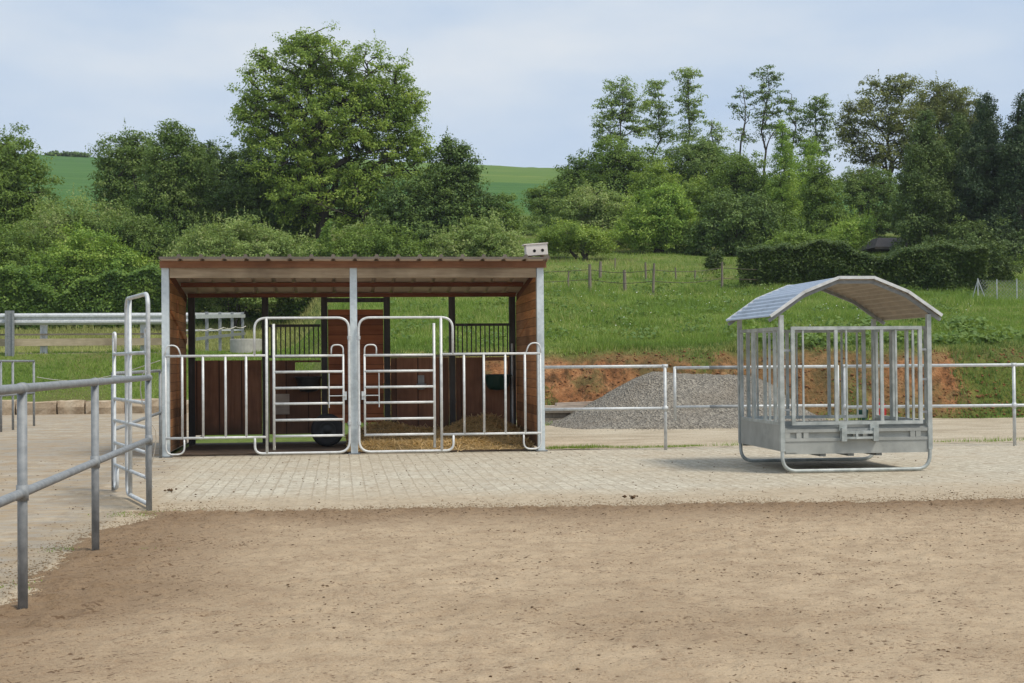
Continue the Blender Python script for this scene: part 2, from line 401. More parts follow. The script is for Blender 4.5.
def npmesh(name, V, Fc, mat, attrs=None, parent=None, org=None, smooth=False):
    """V (n,3), Fc (m,4) or (m,3) arrays"""
    V = np.asarray(V, np.float32); Fc = np.asarray(Fc, np.int32); k = Fc.shape[1]
    o_ = Vector((0, 0, 0)) if parent is None and org is None else (ORG[parent.name] if parent is not None else Vector(org))
    me = bpy.data.meshes.new(name)
    me.vertices.add(len(V)); me.vertices.foreach_set('co', (V-np.array(o_, np.float32)).ravel())
    me.loops.add(Fc.size); me.loops.foreach_set('vertex_index', Fc.ravel())
    me.polygons.add(len(Fc)); me.polygons.foreach_set('loop_start', np.arange(0, Fc.size, k, dtype=np.int32))
    if smooth: me.polygons.foreach_set('use_smooth', np.ones(len(Fc), bool))
    for n, (dom, val) in (attrs or {}).items():
        at_ = me.attributes.new(n, 'FLOAT', dom); at_.data.foreach_set('value', np.asarray(val, np.float32))
    me.update(calc_edges=True); me.materials.append(mat)
    o = bpy.data.objects.new(name, me); link(o, parent)
    if parent is None: o.location = o_
    ORG[o.name] = o_
    return o
def gridmesh(name, xs, ys, zf, mat, attrs=None, keep=None):
    X, Y = np.meshgrid(xs, ys); Z = zf(X, Y)
    V = np.stack([X, Y, Z], -1).reshape(-1, 3); nx = len(xs); ny = len(ys)
    i = np.arange((ny-1)*(nx-1)); r = i//(nx-1); c = i % (nx-1); a = r*nx+c
    Fc = np.stack([a, a+1, a+nx+1, a+nx], -1)
    if keep is not None:
        cx = V[Fc].mean(1); Fc = Fc[keep(cx[:, 0], cx[:, 1])]
    at_ = {k: ('POINT', f(X, Y, Z).ravel()) for k, f in (attrs or {}).items()}
    return npmesh(name, V, Fc, mat, at_, smooth=True)
def spacing(*segs):
    out = []
    for a, b, st in segs: out += list(np.arange(a, b, st))
    out.append(segs[-1][1]); return np.array(out)

# ------------------------------------------------------------------ terrain
def cut_base(X): return 36.0-.22*np.clip(X-8, 0, 30)+.35*fbm(X, X*0, .35, 3, 5)
def h_right(X, Y):
    cb = cut_base(X)
    t = Y-cb
    rise = 1.88+.10*fbm(X, Y*0, .5, 3, 9)
    z = np.where(t < 0, 0, rise*np.interp(t, [0, .3, .9, 1.25, 1.7], [0, .28, .80, .95, 1.]))
    s = np.interp(Y, [37.8, 55, 75, 330, 400, 1500], [0, 2.3, 5.1, 45.8, 48, 30])
    return z+s*sstep(0, .1, t)
def h_left(X, Y):
    z = np.interp(Y, [45.9, 46.3, 52, 64, 75, 90, 330, 400, 1500], [0, .42, 1.98, 2.15, 3.7, 8.5, 45.4, 47, 30])
    return z
def hgt(X, Y):
    X = np.asarray(X, float); Y = np.asarray(Y, float)
    w = sstep(-2.2, 1.2, X+.02*(Y-45))
    far = sstep(75, 110, Y)
    base = h_left(X, Y)*(1-w)+h_right(X, Y)*w
    z = base-.037*(X-42)*far*np.clip(Y/330, 0, 1)*np.where(X < 200, 1, 0)-.037*158*far*np.where(X >= 200, 1, 0)*np.clip(Y/330, 0, 1)
    z = z+(.10*fbm(X, Y, .22, 3, 3)+.05*fbm(X, Y, 1.1, 2, 4))*np.where(X < -.5, sstep(47, 49, Y), sstep(37.5, 40, Y))*np.where((X < -5) & (Y > 51) & (Y < 66), .2, 1)
    face = (np.clip(base, 0, 1.9)/1.9)*(1-np.clip(base, 0, 1.9)/1.9)*4*w*np.where(Y < 40, 1, 0)
    z = z+face*(.30*fbm(X, Y, 1.1, 4, 21)+.22*fbm(X, Y, 3.2, 3, 22))
    return np.where((z < .004) & (Y < 46.5), -.05, z)
xs = spacing((-900, -100, 80), (-100, -16, 3), (-16, -2.4, .4), (-2.4, 20, .09), (20, 60, 1.), (60, 300, 6), (300, 900, 60))
ys = spacing((-60, 34, 6), (34, 39.5, .08), (39.5, 56, .3), (56, 90, .7), (90, 340, 4), (340, 500, 20), (500, 1600, 100))
def earth_a(X, Y, Z):
    w = sstep(-2.2, 1.2, X+.02*(Y-45))
    e = sstep(.02, .2, Z)*(1-sstep(1.62, 1.8, Z+.22*fbm(X, Y, 1.2, 3, 8)))*(Y < 41)*w
    g = sstep(.0, .35, fbm(X, Y, .45, 3, 31)+.15*fbm(X, Y, 2, 2, 32)-.32+.10*np.clip(X-11.5, 0, 6))
    return e*(1-.85*g)
def field_a(X, Y, Z): return sstep(112, 118, Y)
def fieldu_a(X, Y, Z): return sstep(196, 199, Y+.05*X)*sstep(-45, -5, X)
def rs_a(X, Y, Z): return ((X < -5.4) & (Y > 52) & (Y < 61)).astype(float)
def dry_a(X, Y, Z):
    return .55*sstep(.0, .5, fbm(X, Y, .35, 3, 77)+((X < -3) & (Y > 62) & (Y < 80))*.6+((Z > 1.5) & (Z < 2.2) & (X > 0) & (Y < 40))*.6)*(Y < 100)
gr = gridmesh('ground', xs, ys, hgt, M_TERR, dict(earth=earth_a, field=field_a, field_upper=fieldu_a, riding_sand=rs_a, dry=dry_a))
tag(gr, kind='structure')
def gz(x, y): return float(hgt(np.array([x]), np.array([y]))[0])

# paving (L shape incl. yard at the left)
px_ = spacing((-45, -12, 3), (-12, 9, .25), (9, 40, 1.5)); py_ = spacing((-8, 5, 1), (5, 26, .2), (26, 46.1, .5))
def pave_keep(x, y): return (y < 24.35+.0*x) | (x < -3.1)
def pave_edge(x, y): return 0
pv = gridmesh('paving', px_, py_, lambda X, Y: .004*fbm(X, Y, .3, 2, 6), M_PAVE,
   dict(dust=lambda X, Y, Z: np.clip(sstep(17.5, 15.2, Y)*.8+(X < -2.2)*.55*sstep(26, 14, Y)+(X < -3)*.25+.35*sstep(-1, .8, fbm(X, Y, .3, 3, 2))-.25, 0, 1.4),
        yard=lambda X, Y, Z: sstep(-2.2, -2.8, X),
        grey_band=lambda X, Y, Z: (X < -2.9)*sstep(.0, .4, 1-abs(Y-(29+.3*X))/7+.5*fbm(X, Y, .5, 3, 19)-.5)*.9), keep=pave_keep)
tag(pv, kind='structure')
tx = spacing((3.3, 22, .12), (22, 45, 1)); ty = spacing((24.2, 34, .12), (34, 36.6, .2))
tr = gridmesh('gravel_track', tx, ty, lambda X, Y: .004+.03*fbm(X, Y, .5, 3, 41)*sstep(24.3, 25.5, Y)+.012*fbm(X, Y, 4, 2, 42), M_TRACK)
tag(tr, kind='structure')

# arena sand with a ragged edge
def edgeY(X): return 15.25-.07*X+.14*fbm(X, X*0, .8, 4, 51)+.05*fbm(X, X*0, 5, 3, 52)
def edgeX(Y): return -2.30+.15*sstep(13, 15, Y)-.15*sstep(12, 8, Y)+.28*fbm(Y, Y*0, .7, 4, 53)-.5*sstep(9.5, 7.5, Y)
def sandz(X, Y):
    d = np.minimum(edgeY(X)-Y, X-edgeX(Y)+.15)
    t = sstep(-.05, .5, d)
    base = -.03+.05*t
    hoof = np.clip(fbm(X, Y*1.5, 2.2, 2, 61), -1, 1)
    pits = -.032*sstep(.25, .55, fbm(X, Y*1.4, 3.6, 2, 66))
    fine = fbm(X, Y, 9, 3, 62)
    rim = .012*np.exp(-((d-.35)/.35)**2)*(.6+.8*fbm(X, Y, 1.2, 3, 63))
    rough = 1+1.0*np.exp(-((d-.5)/.8)**2)
    zz = base+t*((.009*hoof+.8*pits+.014*fine+.012*fbm(X, Y, 17, 2, 64))*rough+.01*fbm(X, Y, .25, 2, 65))+rim*t
    return np.where(d > .35, np.maximum(zz, .012+.3*(zz-.012)*(zz < .012)*0), zz)
sx_ = spacing((-14, -3.4, 1.), (-3.4, 8.4, .03), (8.4, 30, .8)); sy_ = spacing((-12, 5.6, .8), (5.6, 16, .03))
sd = gridmesh('arena_sand', sx_, sy_, sandz, M_SAND,
    dict(damp=lambda X, Y, Z: np.clip(np.exp(-((np.minimum(edgeY(X)-Y, X-edgeX(Y)+.1)-.35)/1.25)**2)*1.0+.35*sstep(.1, .6, fbm(X, Y, .5, 3, 71)), 0, 1)),
    keep=lambda x, y: (x > -3.4) & (y < 16))
tag(sd, kind='structure')

# scattered clods and dung crumbs on sand and paving
def rocks(n, X, Y, Z, smin, smax, flat=.6):
    base = np.array([(1, 0, 0), (-1, 0, 0), (0, 1, 0), (0, -1, 0), (0, 0, 1), (0, 0, -1)], float)
    fs = np.array([(0, 2, 4), (2, 1, 4), (1, 3, 4), (3, 0, 4), (2, 0, 5), (1, 2, 5), (3, 1, 5), (0, 3, 5)])
    s = smin*(smax/smin)**(RNG.random(n)**2)
    jit = 1+.5*(RNG.random((n, 6, 1))-.5)
    P = base[None]*jit*s[:, None, None]
    a = RNG.random(n)*2*PI; ca, sa = np.cos(a), np.sin(a)
    x = P[..., 0]*ca[:, None]-P[..., 1]*sa[:, None]; y = P[..., 0]*sa[:, None]+P[..., 1]*ca[:, None]
    V = np.stack([x+X[:, None], y+Y[:, None], P[..., 2]*flat+Z[:, None]], -1).reshape(-1, 3)
    Fc = (fs[None]+np.arange(n)[:, None, None]*6).reshape(-1, 3)
    return V, Fc
n = 14000
X = RNG.uniform(-2.1, 8.2, n); Y = 6.3+9.2*RNG.random(n)**.8
m_ = fbm(X, Y, .8, 3, 81)+.1+.5*(RNG.random(n)-.5)+.9*np.exp(-((edgeY(X)-Y-.4)/.6)**2) > .12
X, Y = X[m_], Y[m_]
V, Fc = rocks(len(X), X, Y, sandz(X, Y), .003, .016, .35)
tag(npmesh('soil_clods', V, Fc, M_CLOD), 'dark crumbs of soil strewn over the riding sand', 'clods', kind='stuff')
n = 9000; X = RNG.uniform(-2.0, 8.4, n); Y = edgeY(X)-.34+RNG.exponential(.26, n)*(.5+1.2*np.clip(fbm(X, X*0, 1.5, 3, 72)+.4, 0, 1))
ny_ = 4500; Yl = RNG.uniform(7, 15.3, ny_); Xl = edgeX(Yl)+.2-RNG.exponential(.22, ny_)*(.5+1.2*np.clip(fbm(Yl, Yl*0, 1.5, 3, 73)+.4, 0, 1)); X = np.concatenate([X, Xl]); Y = np.concatenate([Y, Yl]); n = len(X)
V, Fc = rocks(n, X, Y, np.full(n, .004), .004, .014, .4)
tag(npmesh('sand_crumbs', V, Fc, plain('damp_sand_crumbs', (.33, .24, .15), .95, 0, .3, 8, .05)), 'sand crumbs thinning out over the paving along the arena edge', 'sand crumbs', kind='stuff')
n = 900
X = RNG.uniform(-7, 9, n); Y = RNG.uniform(14.9, 24, n); V, Fc = rocks(n, X, Y, np.full(n, .004), .004, .018, .5)
tag(npmesh('paving_crumbs', V, Fc, M_CLOD), 'brown crumbs of dirt scattered over the pale paving', 'dirt crumbs', kind='stuff')
for i, (qx, qy, lab) in enumerate(((172, 488, 'small dark dung clump on the paving beside the tall gate frame'), (632, 495, 'small dark dung clump at the sand edge in front of the feeder'))):
    c = ground_at(qx, qy+4); k = 9
    X = c[0]+RNG.normal(0, .035, k); Y = c[1]+RNG.normal(0, .03, k)
    V, Fc = rocks(k, X, Y, .015+.02*RNG.random(k), .015, .03, .7)
    tag(npmesh('dung_clump', V, Fc, M_CLOD, org=(c[0], c[1], 0)), lab, 'dung', 'dung clumps on the ground')

# ------------------------------------------------------------------ leaves
def leaves(C, Nrm, size, aspect=.55):
    """rhombus leaves: centres C, normals, sizes"""
    n = len(C)
    Nrm = Nrm/np.maximum(np.linalg.norm(Nrm, axis=1, keepdims=True), 1e-6)
    r = RNG.normal(size=(n, 3)); a = np.cross(Nrm, r); a /= np.maximum(np.linalg.norm(a, axis=1, keepdims=True), 1e-6)
    b = np.cross(Nrm, a); s = size[:, None] if np.ndim(size) else size
    a = a*s*.5; b = b*s*.5*aspect
    V = np.stack([C-a, C-b*1.0+a*.1, C+a, C+b+a*.1], 1)
    V[:, 1] += Nrm*s*.08; V[:, 3] += Nrm*s*.08
    return V.reshape(-1, 3), np.arange(4*n).reshape(n, 4)
def clumps_to_leaves(cc, rc, per, lsize, outward, tone, flat=.6, up=.8):
    n = len(cc); idx = np.repeat(np.arange(n), per)
    d = RNG.normal(size=(len(idx), 3)); d /= np.linalg.norm(d, axis=1, keepdims=True)
    rad = RNG.random(len(idx))[:, None]**.5
    P = cc[idx]+d*rad*rc[idx][:, None]*np.array([1, 1, flat])
    Nn = RNG.normal(size=P.shape)*.75+d*.6+np.array([0, 0, up])+outward[idx]*.5
    sz = lsize*(.6+.8*RNG.random(len(idx)))
    V, Fc = leaves(P, Nn, sz)
    t = np.clip(tone[idx]+.15*RNG.normal(size=len(idx)), 0, 1)
    return V, Fc, t
def limb(mb, a, b, r0, r1, seg=5, wob=.08, n=4, sag=0.):
    a = np.array(a, float); b = np.array(b, float); l = np.linalg.norm(b-a)
    pts = []
    for k in range(n+1):
        t = k/n; p = a*(1-t)+b*t
        if 0 < k < n: p = p+RNG.normal(size=3)*l*wob*.5
        p[2] += sag*l*math.sin(t*PI)
        pts.append(p)
    mb.tube([tuple(p) for p in pts], [r0+(r1-r0)*k/n for k in range(n+1)], seg)
    return pts
def tree(name, label, cat, Y, lobes, mat, base_px=None, leaf=.2, rc=.5, dens=5., per=34, trunk_r=.16, shoots=0, twig=.15,
         group=None, fill=.3, shell=.55, flat=.6, bare=False, up=.8, trunk=True, hang=0., multi=1, ground=None, depth=.85):
    s = Y/F; leaf *= .68; per = int(per*1.85); shoots = int(shoots*.35) if trunk else shoots
    L3 = []
    for (cx, cy, rx, ry, *dy) in lobes:
        c = at(cx, cy, Y+(dy[0] if dy else 0)); k = (Y+(dy[0] if dy else 0))/F
        L3.append((c, np.array([rx*k, rx*k*depth, ry*k])))
    bx = at(base_px if base_px is not None else lobes[0][0], 300, Y)[0]
    by = Y; bz = gz(bx, by) if ground is None else ground
    root = thing(name, label, cat, (bx, by, bz), group)
    CC = []; OUT = []; TN = []; LB = []
    for li, (c, R) in enumerate(L3):
        area = 4*PI*((R[0]*R[2])**1.6/3+(R[0]*R[1])**1.6/3+(R[1]*R[2])**1.6/3)**(1/1.6)
        n = max(6, int(dens*area/(rc*rc*4)))
        d = RNG.normal(size=(n, 3)); d /= np.linalg.norm(d, axis=1, keepdims=True)
        inner = RNG.random(n) < fill
        rr = np.where(inner, .2+.6*RNG.random(n), shell+(1.02-shell)*RNG.random(n)**.6)
        # uneven outline
        bump = 1+.20*np.sin(d[:, 0]*5+li*2+d[:, 2]*4)*np.cos(d[:, 1]*4+d[:, 2]*6+li)+.09*RNG.normal(size=n)
        P = c+d*(rr*bump)[:, None]*R
        tone = np.clip(.5+.28*np.sin(P[:, 0]*1.3+P[:, 2]*1.7+li)+.22*RNG.normal(size=n), 0, 1)
        CC.append(P); OUT.append(d); TN.append(tone); LB += [li]*n
    CC = np.concatenate(CC); OUT = np.concatenate(OUT); TN = np.concatenate(TN); LB = np.array(LB)
    ok = CC[:, 2] > bz+.15
    CC, OUT, TN, LB = CC[ok], OUT[ok], TN[ok], LB[ok]
    rcs = rc*(.55+.8*RNG.random(len(CC)))
    V, Fc, t = clumps_to_leaves(CC, rcs, per, leaf, OUT, TN, flat, up)
    Vs = [V]; Fs = [Fc]; Ts = [t]; nv = len(V)
    if shoots:
        top = np.where((OUT[:, 2] > .15))[0]
        pick = RNG.choice(top, min(shoots, len(top)), replace=False)
        ln = (.4+.8*RNG.random(len(pick)))*rc*(1.6 if not trunk else 1.3)
        k = 22; tt = np.linspace(0, 1, k)
        dirs = np.array([0, 0, 1.])+.45*OUT[pick]+.18*RNG.normal(size=(len(pick), 3))
        P = CC[pick][:, None]+dirs[:, None]*(ln[:, None]*tt)[:, :, None]
        P = P.reshape(-1, 3)+RNG.normal(size=(len(pick)*k, 3))*leaf*.45*(1.1-np.tile(tt, len(pick)))[:, None]
        V2, F2 = leaves(P, RNG.normal(size=P.shape)+np.array([0, 0, .4]), leaf*(.5+.5*RNG.random(len(P))))
        Vs.append(V2); Fs.append(F2+nv); Ts.append(np.clip(np.repeat(TN[pick], k)+.2, 0, 1)); nv += len(V2)
    if hang:
        pass
    V = np.concatenate(Vs); Fc = np.concatenate(Fs); t = np.concatenate(Ts)
    cr = npmesh('crown' if trunk else 'foliage', V, Fc, mat, {'tone': ('FACE', t)}, root)
    # trunk, limbs
    mb = MB()
    zs = [l[0][2] for l in L3]; topi = int(np.argmax(zs))
    allc = np.mean([l[0] for l in L3], 0)
    for ms in range(multi):
        off = (RNG.normal(size=3)*trunk_r*2.2) if multi > 1 else np.zeros(3)
        lobes_here = [i for i in range(len(L3)) if i % multi == ms] if multi > 1 else list(range(len(L3)))
        if not lobes_here: lobes_here = [topi]
        ti = max(lobes_here, key=lambda i: L3[i][0][2]+.3*L3[i][1][2])
        tc, tR = L3[ti]
        tend = np.array([tc[0]*.8+bx*.2, tc[1], tc[2]+tR[2]*.55])
        tp = limb(mb, (bx+off[0], by+off[1], bz-.3), tend, trunk_r, trunk_r*.18, 8, .035, 8)
        rad = lambda z: trunk_r*(1-.8*np.clip((z-bz)/(tend[2]-bz), 0, 1))
        for i in lobes_here:
            c, R = L3[i]
            # point on trunk under the lobe centre
            zt = c[2]-R[2]*.9-abs(c[0]-bx)*.35
            j = int(np.argmin([abs(p[2]-max(zt, bz+.5*(tend[2]-bz)*.5)) for p in tp])); j = min(max(j, 2), 7)
            lp = tp
            if i != ti: lp = limb(mb, tp[j], c+np.array([0, 0, R[2]*.3]), rad(tp[j][2])*.75, trunk_r*.12, 6, .1, 5, .05)
            idx = np.where(LB == i)[0]
            nt_ = int(len(idx)*(1. if bare else twig)); sel = RNG.choice(idx, min(nt_, len(idx)), replace=False) if len(idx) else []
            cand = [p for p in lp[1:]]+[p for p in tp[2:]]
            mids = []
            for q in sel:
                P = CC[q]
                # attach to nearest point lower than the clump
                best = min(cand+mids[-12:], key=lambda p: np.linalg.norm(p-P)+(3 if p[2] > P[2]+.1 else 0))
                pts = limb(mb, best, P, max(.012, min(.06, trunk_r*.22)), .008, 3, .12, 3)
                mids.append(pts[1]); mids.append(pts[2])
    build('trunk' if trunk else 'stems', mb, M_BARK, root, smooth=True)
    return root

TG = 'trees behind the yard'; SG = 'shrubs behind the yard'
# ---- left wood
tree('leafy_tree', 'round mid green tree at the far left edge, beside the gap showing the field', 'tree', 84,
     [(8, 190, 46, 42), (-30, 180, 50, 50), (20, 235, 45, 40), (12, 158, 28, 26)], LM['mid'], 5, .24, .6, 4.6, 34, .25, 40, group=TG)
tree('leafy_tree', 'olive green tree with a ragged top just right of the left field gap', 'tree', 86,
     [(128, 190, 34, 46), (118, 158, 22, 22), (145, 220, 40, 40), (140, 150, 18, 18)], LM['olive'], 130, .22, .55, 4.6, 34, .2, 40, group=TG)
tree('leafy_tree', 'taller dark olive tree with a spiky top left of the biggest tree', 'tree', 82,
     [(172, 165, 30, 40), (165, 205, 36, 44), (190, 180, 26, 40), (172, 138, 14, 18)], LM['olive'], 172, .2, .5, 5.0, 34, .22, 60, group=TG)
tree('leafy_tree', 'dark green tree with thin bare tips poking above it, left of the biggest tree', 'tree', 88,
     [(212, 185, 32, 40), (232, 215, 36, 40), (208, 158, 10, 20), (240, 180, 26, 30)], LM['dark'], 215, .22, .5, 5.0, 34, .2, 50, group=TG)
tree('leafy_shrub', 'bright green bush in the middle of the left wood above the guard rail', 'bush', 76,
     [(85, 262, 38, 36), (60, 280, 34, 26), (115, 275, 36, 30)], LM['bright'], 85, .2, .5, 4.8, 34, .08, 60, group=SG, trunk=False, multi=3)
tree('leafy_shrub', 'greyish green shrub below the left field gap', 'bush', 80,
     [(72, 225, 40, 30), (100, 232, 30, 28), (50, 245, 36, 30)], LM['light'], 72, .2, .5, 3.8, 30, .08, 40, group=SG, trunk=False, multi=3)
tree('leafy_shrub', 'mid green shrub low at the left edge above the guard rail', 'bush', 77,
     [(12, 262, 42, 36), (-25, 270, 40, 40), (25, 285, 36, 24)], LM['mid'], 12, .2, .5, 4.6, 34, .08, 50, group=SG, trunk=False, multi=3)
tree('leafy_shrub', 'olive shrub between the bright bush and the roofed shelter', 'bush', 78,
     [(140, 252, 34, 40), (120, 240, 26, 26), (160, 270, 30, 34)], LM['olive'], 140, .19, .48, 4.8, 34, .08, 50, group=SG, trunk=False, multi=3)
tree('leafy_shrub', 'light green shrub with upright shoots rising over the left end of the shelter roof', 'bush', 72,
     [(238, 246, 44, 26), (205, 256, 34, 26), (275, 254, 36, 24), (240, 275, 60, 34)], LM['light'], 238, .17, .42, 5, 36, .06, 150, group=SG, trunk=False, multi=4)
# ---- big walnut
tree('walnut_tree', 'biggest tree, broad round crown towering above the middle of the shelter roof', 'tree', 80,
     [(318, 68, 42, 36), (370, 84, 42, 36), (275, 92, 36, 34), (255, 128, 24, 26), (330, 120, 60, 42), (395, 128, 36, 36),
      (290, 160, 46, 34), (360, 165, 50, 36), (415, 155, 22, 24), (330, 200, 60, 30), (262, 60, 14, 12), (300, 45, 20, 14), (405, 100, 24, 22), (246, 108, 12, 12)],
     LM['walnut'], 332, .22, .50, 2.9, 34, .42, 60, .45, group=TG, fill=.25)
tree('leafy_tree', 'dark tree with dense crown overlapping the lower right of the biggest tree', 'tree', 77,
     [(455, 175, 26, 34), (440, 205, 36, 36), (470, 220, 28, 40), (405, 215, 34, 36), (452, 150, 14, 12), (420, 240, 50, 26)], LM['dark'], 445, .22, .5, 5., 36, .22, 60, group=TG)
tree('leafy_tree', 'dark bushy tree filling the lower left below the biggest crown', 'tree', 82,
     [(262, 175, 26, 36), (285, 205, 32, 32), (245, 205, 28, 34), (270, 232, 42, 26)], LM['dark'], 268, .22, .5, 4.8, 34, .2, 40, group=TG)
tree('leafy_shrub', 'mid green shrub behind the shelter roof below the biggest tree trunk', 'bush', 74,
     [(372, 245, 40, 22), (330, 262, 50, 22), (400, 262, 45, 26)], LM['mid'], 365, .18, .45, 4.5, 34, .06, 60, group=SG, trunk=False, multi=3)
tree('leafy_shrub', 'pale green shrub behind the right part of the shelter roof', 'bush', 73,
     [(478, 240, 30, 24), (455, 252, 30, 20), (505, 250, 26, 20)], LM['light'], 478, .17, .42, 4.5, 34, .06, 50, group=SG, trunk=False, multi=3)
tree('leafy_tree', 'small mid green tree in the dip below the pale field', 'tree', 92,
     [(498, 225, 26, 26), (520, 240, 26, 22), (505, 205, 12, 12)], LM['mid'], 502, .2, .5, 4.6, 32, .12, 30, group=TG)
# ---- centre right
tree('leafy_tree', 'mid green tree against the hill field, left of the pale round tree', 'tree', 100,
     [(572, 190, 24, 28), (582, 172, 18, 16), (550, 205, 22, 22), (540, 200, 14, 16)], LM['mid'], 570, .24, .55, 4.6, 34, .18, 40, group=TG)
tree('orchard_tree', 'pale green round orchard tree behind the white box on the shelter roof', 'tree', 84,
     [(596, 205, 32, 20), (570, 215, 22, 20), (622, 222, 18, 26), (600, 228, 34, 22)], LM['light'], 600, .2, .5, 5, 36, .2, 50, group=TG)
tree('orchard_tree', 'low orchard tree with several short trunks right of the white box', 'tree', 76,
     [(572, 236, 30, 18), (600, 240, 22, 14), (552, 244, 16, 12)], LM['walnut'], 585, .17, .42, 4.2, 34, .14, 30, group=TG, multi=3)
def robinia(label, Y, lobes, bpx, dens=2.6, mat='robinia', per=24, r=.13):
    lobes = [(a, b, c*1.15, d*1.3) for a, b, c, d in lobes]
    return tree('robinia_tree', label, 'tree', Y, lobes, LM[mat], bpx, .22, .5, dens, per, r, 0, group=TG, fill=.3, flat=.4, bare=True, shell=.4)
robinia('slender bare stemmed tree, leftmost and widest of the three tall ones on the skyline', 98, [(622, 92, 17, 10), (606, 105, 12, 9), (636, 104, 12, 10), (602, 128, 10, 12), (622, 118, 16, 11), (640, 128, 9, 9), (612, 140, 16, 8)], 624)
robinia('slender tall tree standing in the middle of the three on the skyline', 100, [(656, 88, 12, 7), (652, 104, 11, 9), (664, 112, 9, 10), (655, 130, 13, 12), (668, 135, 8, 8)], 664)
robinia('slender tallest tree, rightmost of the three on the skyline', 98, [(688, 74, 13, 5), (690, 86, 10, 7), (686, 100, 13, 7), (692, 115, 11, 8), (688, 132, 12, 10)], 689)
robinia('small thin leafed tree in the gap right of the three skyline trees', 104, [(712, 128, 10, 12), (716, 145, 12, 12), (705, 150, 9, 10)], 713, 1.6)
robinia('nearly bare thin tree with forked top on the skyline', 100, [(742, 92, 9, 10), (732, 112, 8, 12), (750, 115, 8, 14), (744, 132, 14, 12)], 743, .8, 'olive')
robinia('tall slim tree with flat topped layered crown right of the nearly bare one', 100, [(768, 74, 14, 7), (764, 92, 12, 10), (776, 105, 16, 9), (764, 122, 12, 12), (780, 128, 10, 10)], 768, 1.8, 'olive')
robinia('open crowned olive tree on the skyline left of the bronze tree', 102, [(818, 104, 14, 9), (808, 118, 14, 12), (826, 125, 11, 12), (802, 140, 10, 14), (820, 148, 16, 12)], 814, 1.9, 'olive')
robinia('thin tree with small crown left of the open crowned olive tree', 104, [(792, 100, 8, 8), (795, 118, 9, 12), (788, 138, 10, 14)], 794, 1.5, 'olive')
tree('leafy_tree', 'dense green tree below the widest skyline tree', 'tree', 92,
     [(615, 160, 26, 22), (640, 175, 30, 26), (605, 180, 22, 22), (650, 205, 30, 28)], LM['mid'], 620, .23, .52, 4.8, 34, .2, 50, group=TG)
tree('leafy_tree', 'olive green tree below the tallest skyline tree', 'tree', 94,
     [(695, 168, 34, 26), (675, 190, 32, 26), (722, 180, 30, 30), (700, 155, 18, 14)], LM['olive'], 698, .22, .5, 4.6, 34, .2, 60, group=TG)
tree('leafy_tree', 'fresh bright green rounded tree over the meadow left of the hedge', 'tree', 80,
     [(662, 215, 32, 28), (640, 230, 22, 22), (680, 232, 32, 24), (668, 195, 16, 12)], LM['bright'], 662, .2, .48, 5.2, 36, .22, 50, group=TG, multi=2)
tree('leafy_tree', 'dark low tree standing directly left of the clipped hedge', 'tree', 78,
     [(735, 222, 36, 30), (712, 240, 26, 24), (765, 225, 28, 34), (745, 250, 30, 14)], LM['dark'], 735, .2, .48, 5.2, 36, .2, 40, group=TG)
tree('leafy_tree', 'broad mid green tree behind the dark low one left of the birch', 'tree', 86,
     [(740, 178, 30, 28), (718, 200, 28, 24), (752, 198, 26, 24)], LM['mid'], 738, .2, .5, 4.8, 34, .2, 60, group=TG)
tree('birch_tree', 'feathery light green birch with a pointed crown above the hedge', 'tree', 84,
     [(783, 135, 7, 18), (782, 160, 14, 22), (784, 188, 20, 26), (788, 215, 22, 24)], LM['bright'], 784, .15, .38, 3.4, 36, .13, 60, group=TG)
tree('leafy_tree', 'pointed dark green tree right of the birch', 'tree', 80,
     [(822, 178, 12, 20), (822, 205, 22, 26), (826, 230, 28, 22), (815, 192, 14, 18)], LM['mid'], 822, .19, .46, 5., 36, .15, 50, group=TG)
tree('leafy_shrub', 'bright green shrub left of the dark shed roof behind the hedge', 'bush', 76,
     [(848, 236, 24, 16), (862, 228, 14, 12), (836, 248, 20, 12)], LM['bright'], 848, .18, .42, 5, 34, .06, 50, group=SG, trunk=False, multi=3)
tree('bronze_leaved_tree', 'wide airy tree with bronze tinted leaves and visible branches', 'tree', 96,
     [(882, 92, 26, 16), (905, 84, 16, 10), (862, 112, 22, 18), (895, 120, 30, 20), (852, 140, 18, 20), (880, 152, 26, 18), (905, 150, 24, 22), (868, 180, 26, 14), (845, 125, 12, 14)], LM['bronze'], 885, .24, .56, 2.7, 28, .2, 40, .7, group=TG, fill=.3, flat=.5)
tree('bronze_leaved_tree', 'denser bronze green tree behind the tall conifers', 'tree', 98,
     [(938, 100, 30, 20), (960, 112, 28, 22), (925, 130, 28, 28), (965, 140, 26, 26), (940, 165, 36, 30)], LM['bronze'], 942, .23, .54, 3.4, 32, .3, 60, .4, group=TG)
tree('leafy_tree', 'brownish olive tree in the gap above the dark shed roof', 'tree', 92,
     [(868, 205, 30, 26), (890, 220, 26, 24), (850, 190, 20, 20), (880, 185, 26, 16)], LM['olive'], 872, .2, .5, 3.6, 32, .18, 40, .4, group=TG)
def fir(label, Y, cx, top, bot, w, mat='fir', lean=0):
    lob = []; k = 11
    for i in range(k):
        t = (i+.5)/k; y = top+(bot-top)*t
        ww = w*(.10+.95*t**.6)
        lob.append((cx+lean*t, y, ww*.62, (bot-top)/k*1.0))
        for q in range(3 if i > 1 else 1):
            a = random.uniform(0, 2*PI); lob.append((cx+lean*t+math.cos(a)*ww*.62, y+random.uniform(-4, 6), ww*random.uniform(.28, .42), (bot-top)/k*random.uniform(.7, 1.1), math.sin(a)*ww*.6*Y/F))
    return tree('conifer_tree', label, 'tree', Y, lob, LM[mat], cx, .17, .36, 3.2, 36, .28, 60, .05, group='conifers at the right', fill=.2, flat=1.0, up=.35, shell=.5)
fir('left dark conifer with fresh green tips above the hedge', 74, 926, 114, 268, 46, 'fir2')
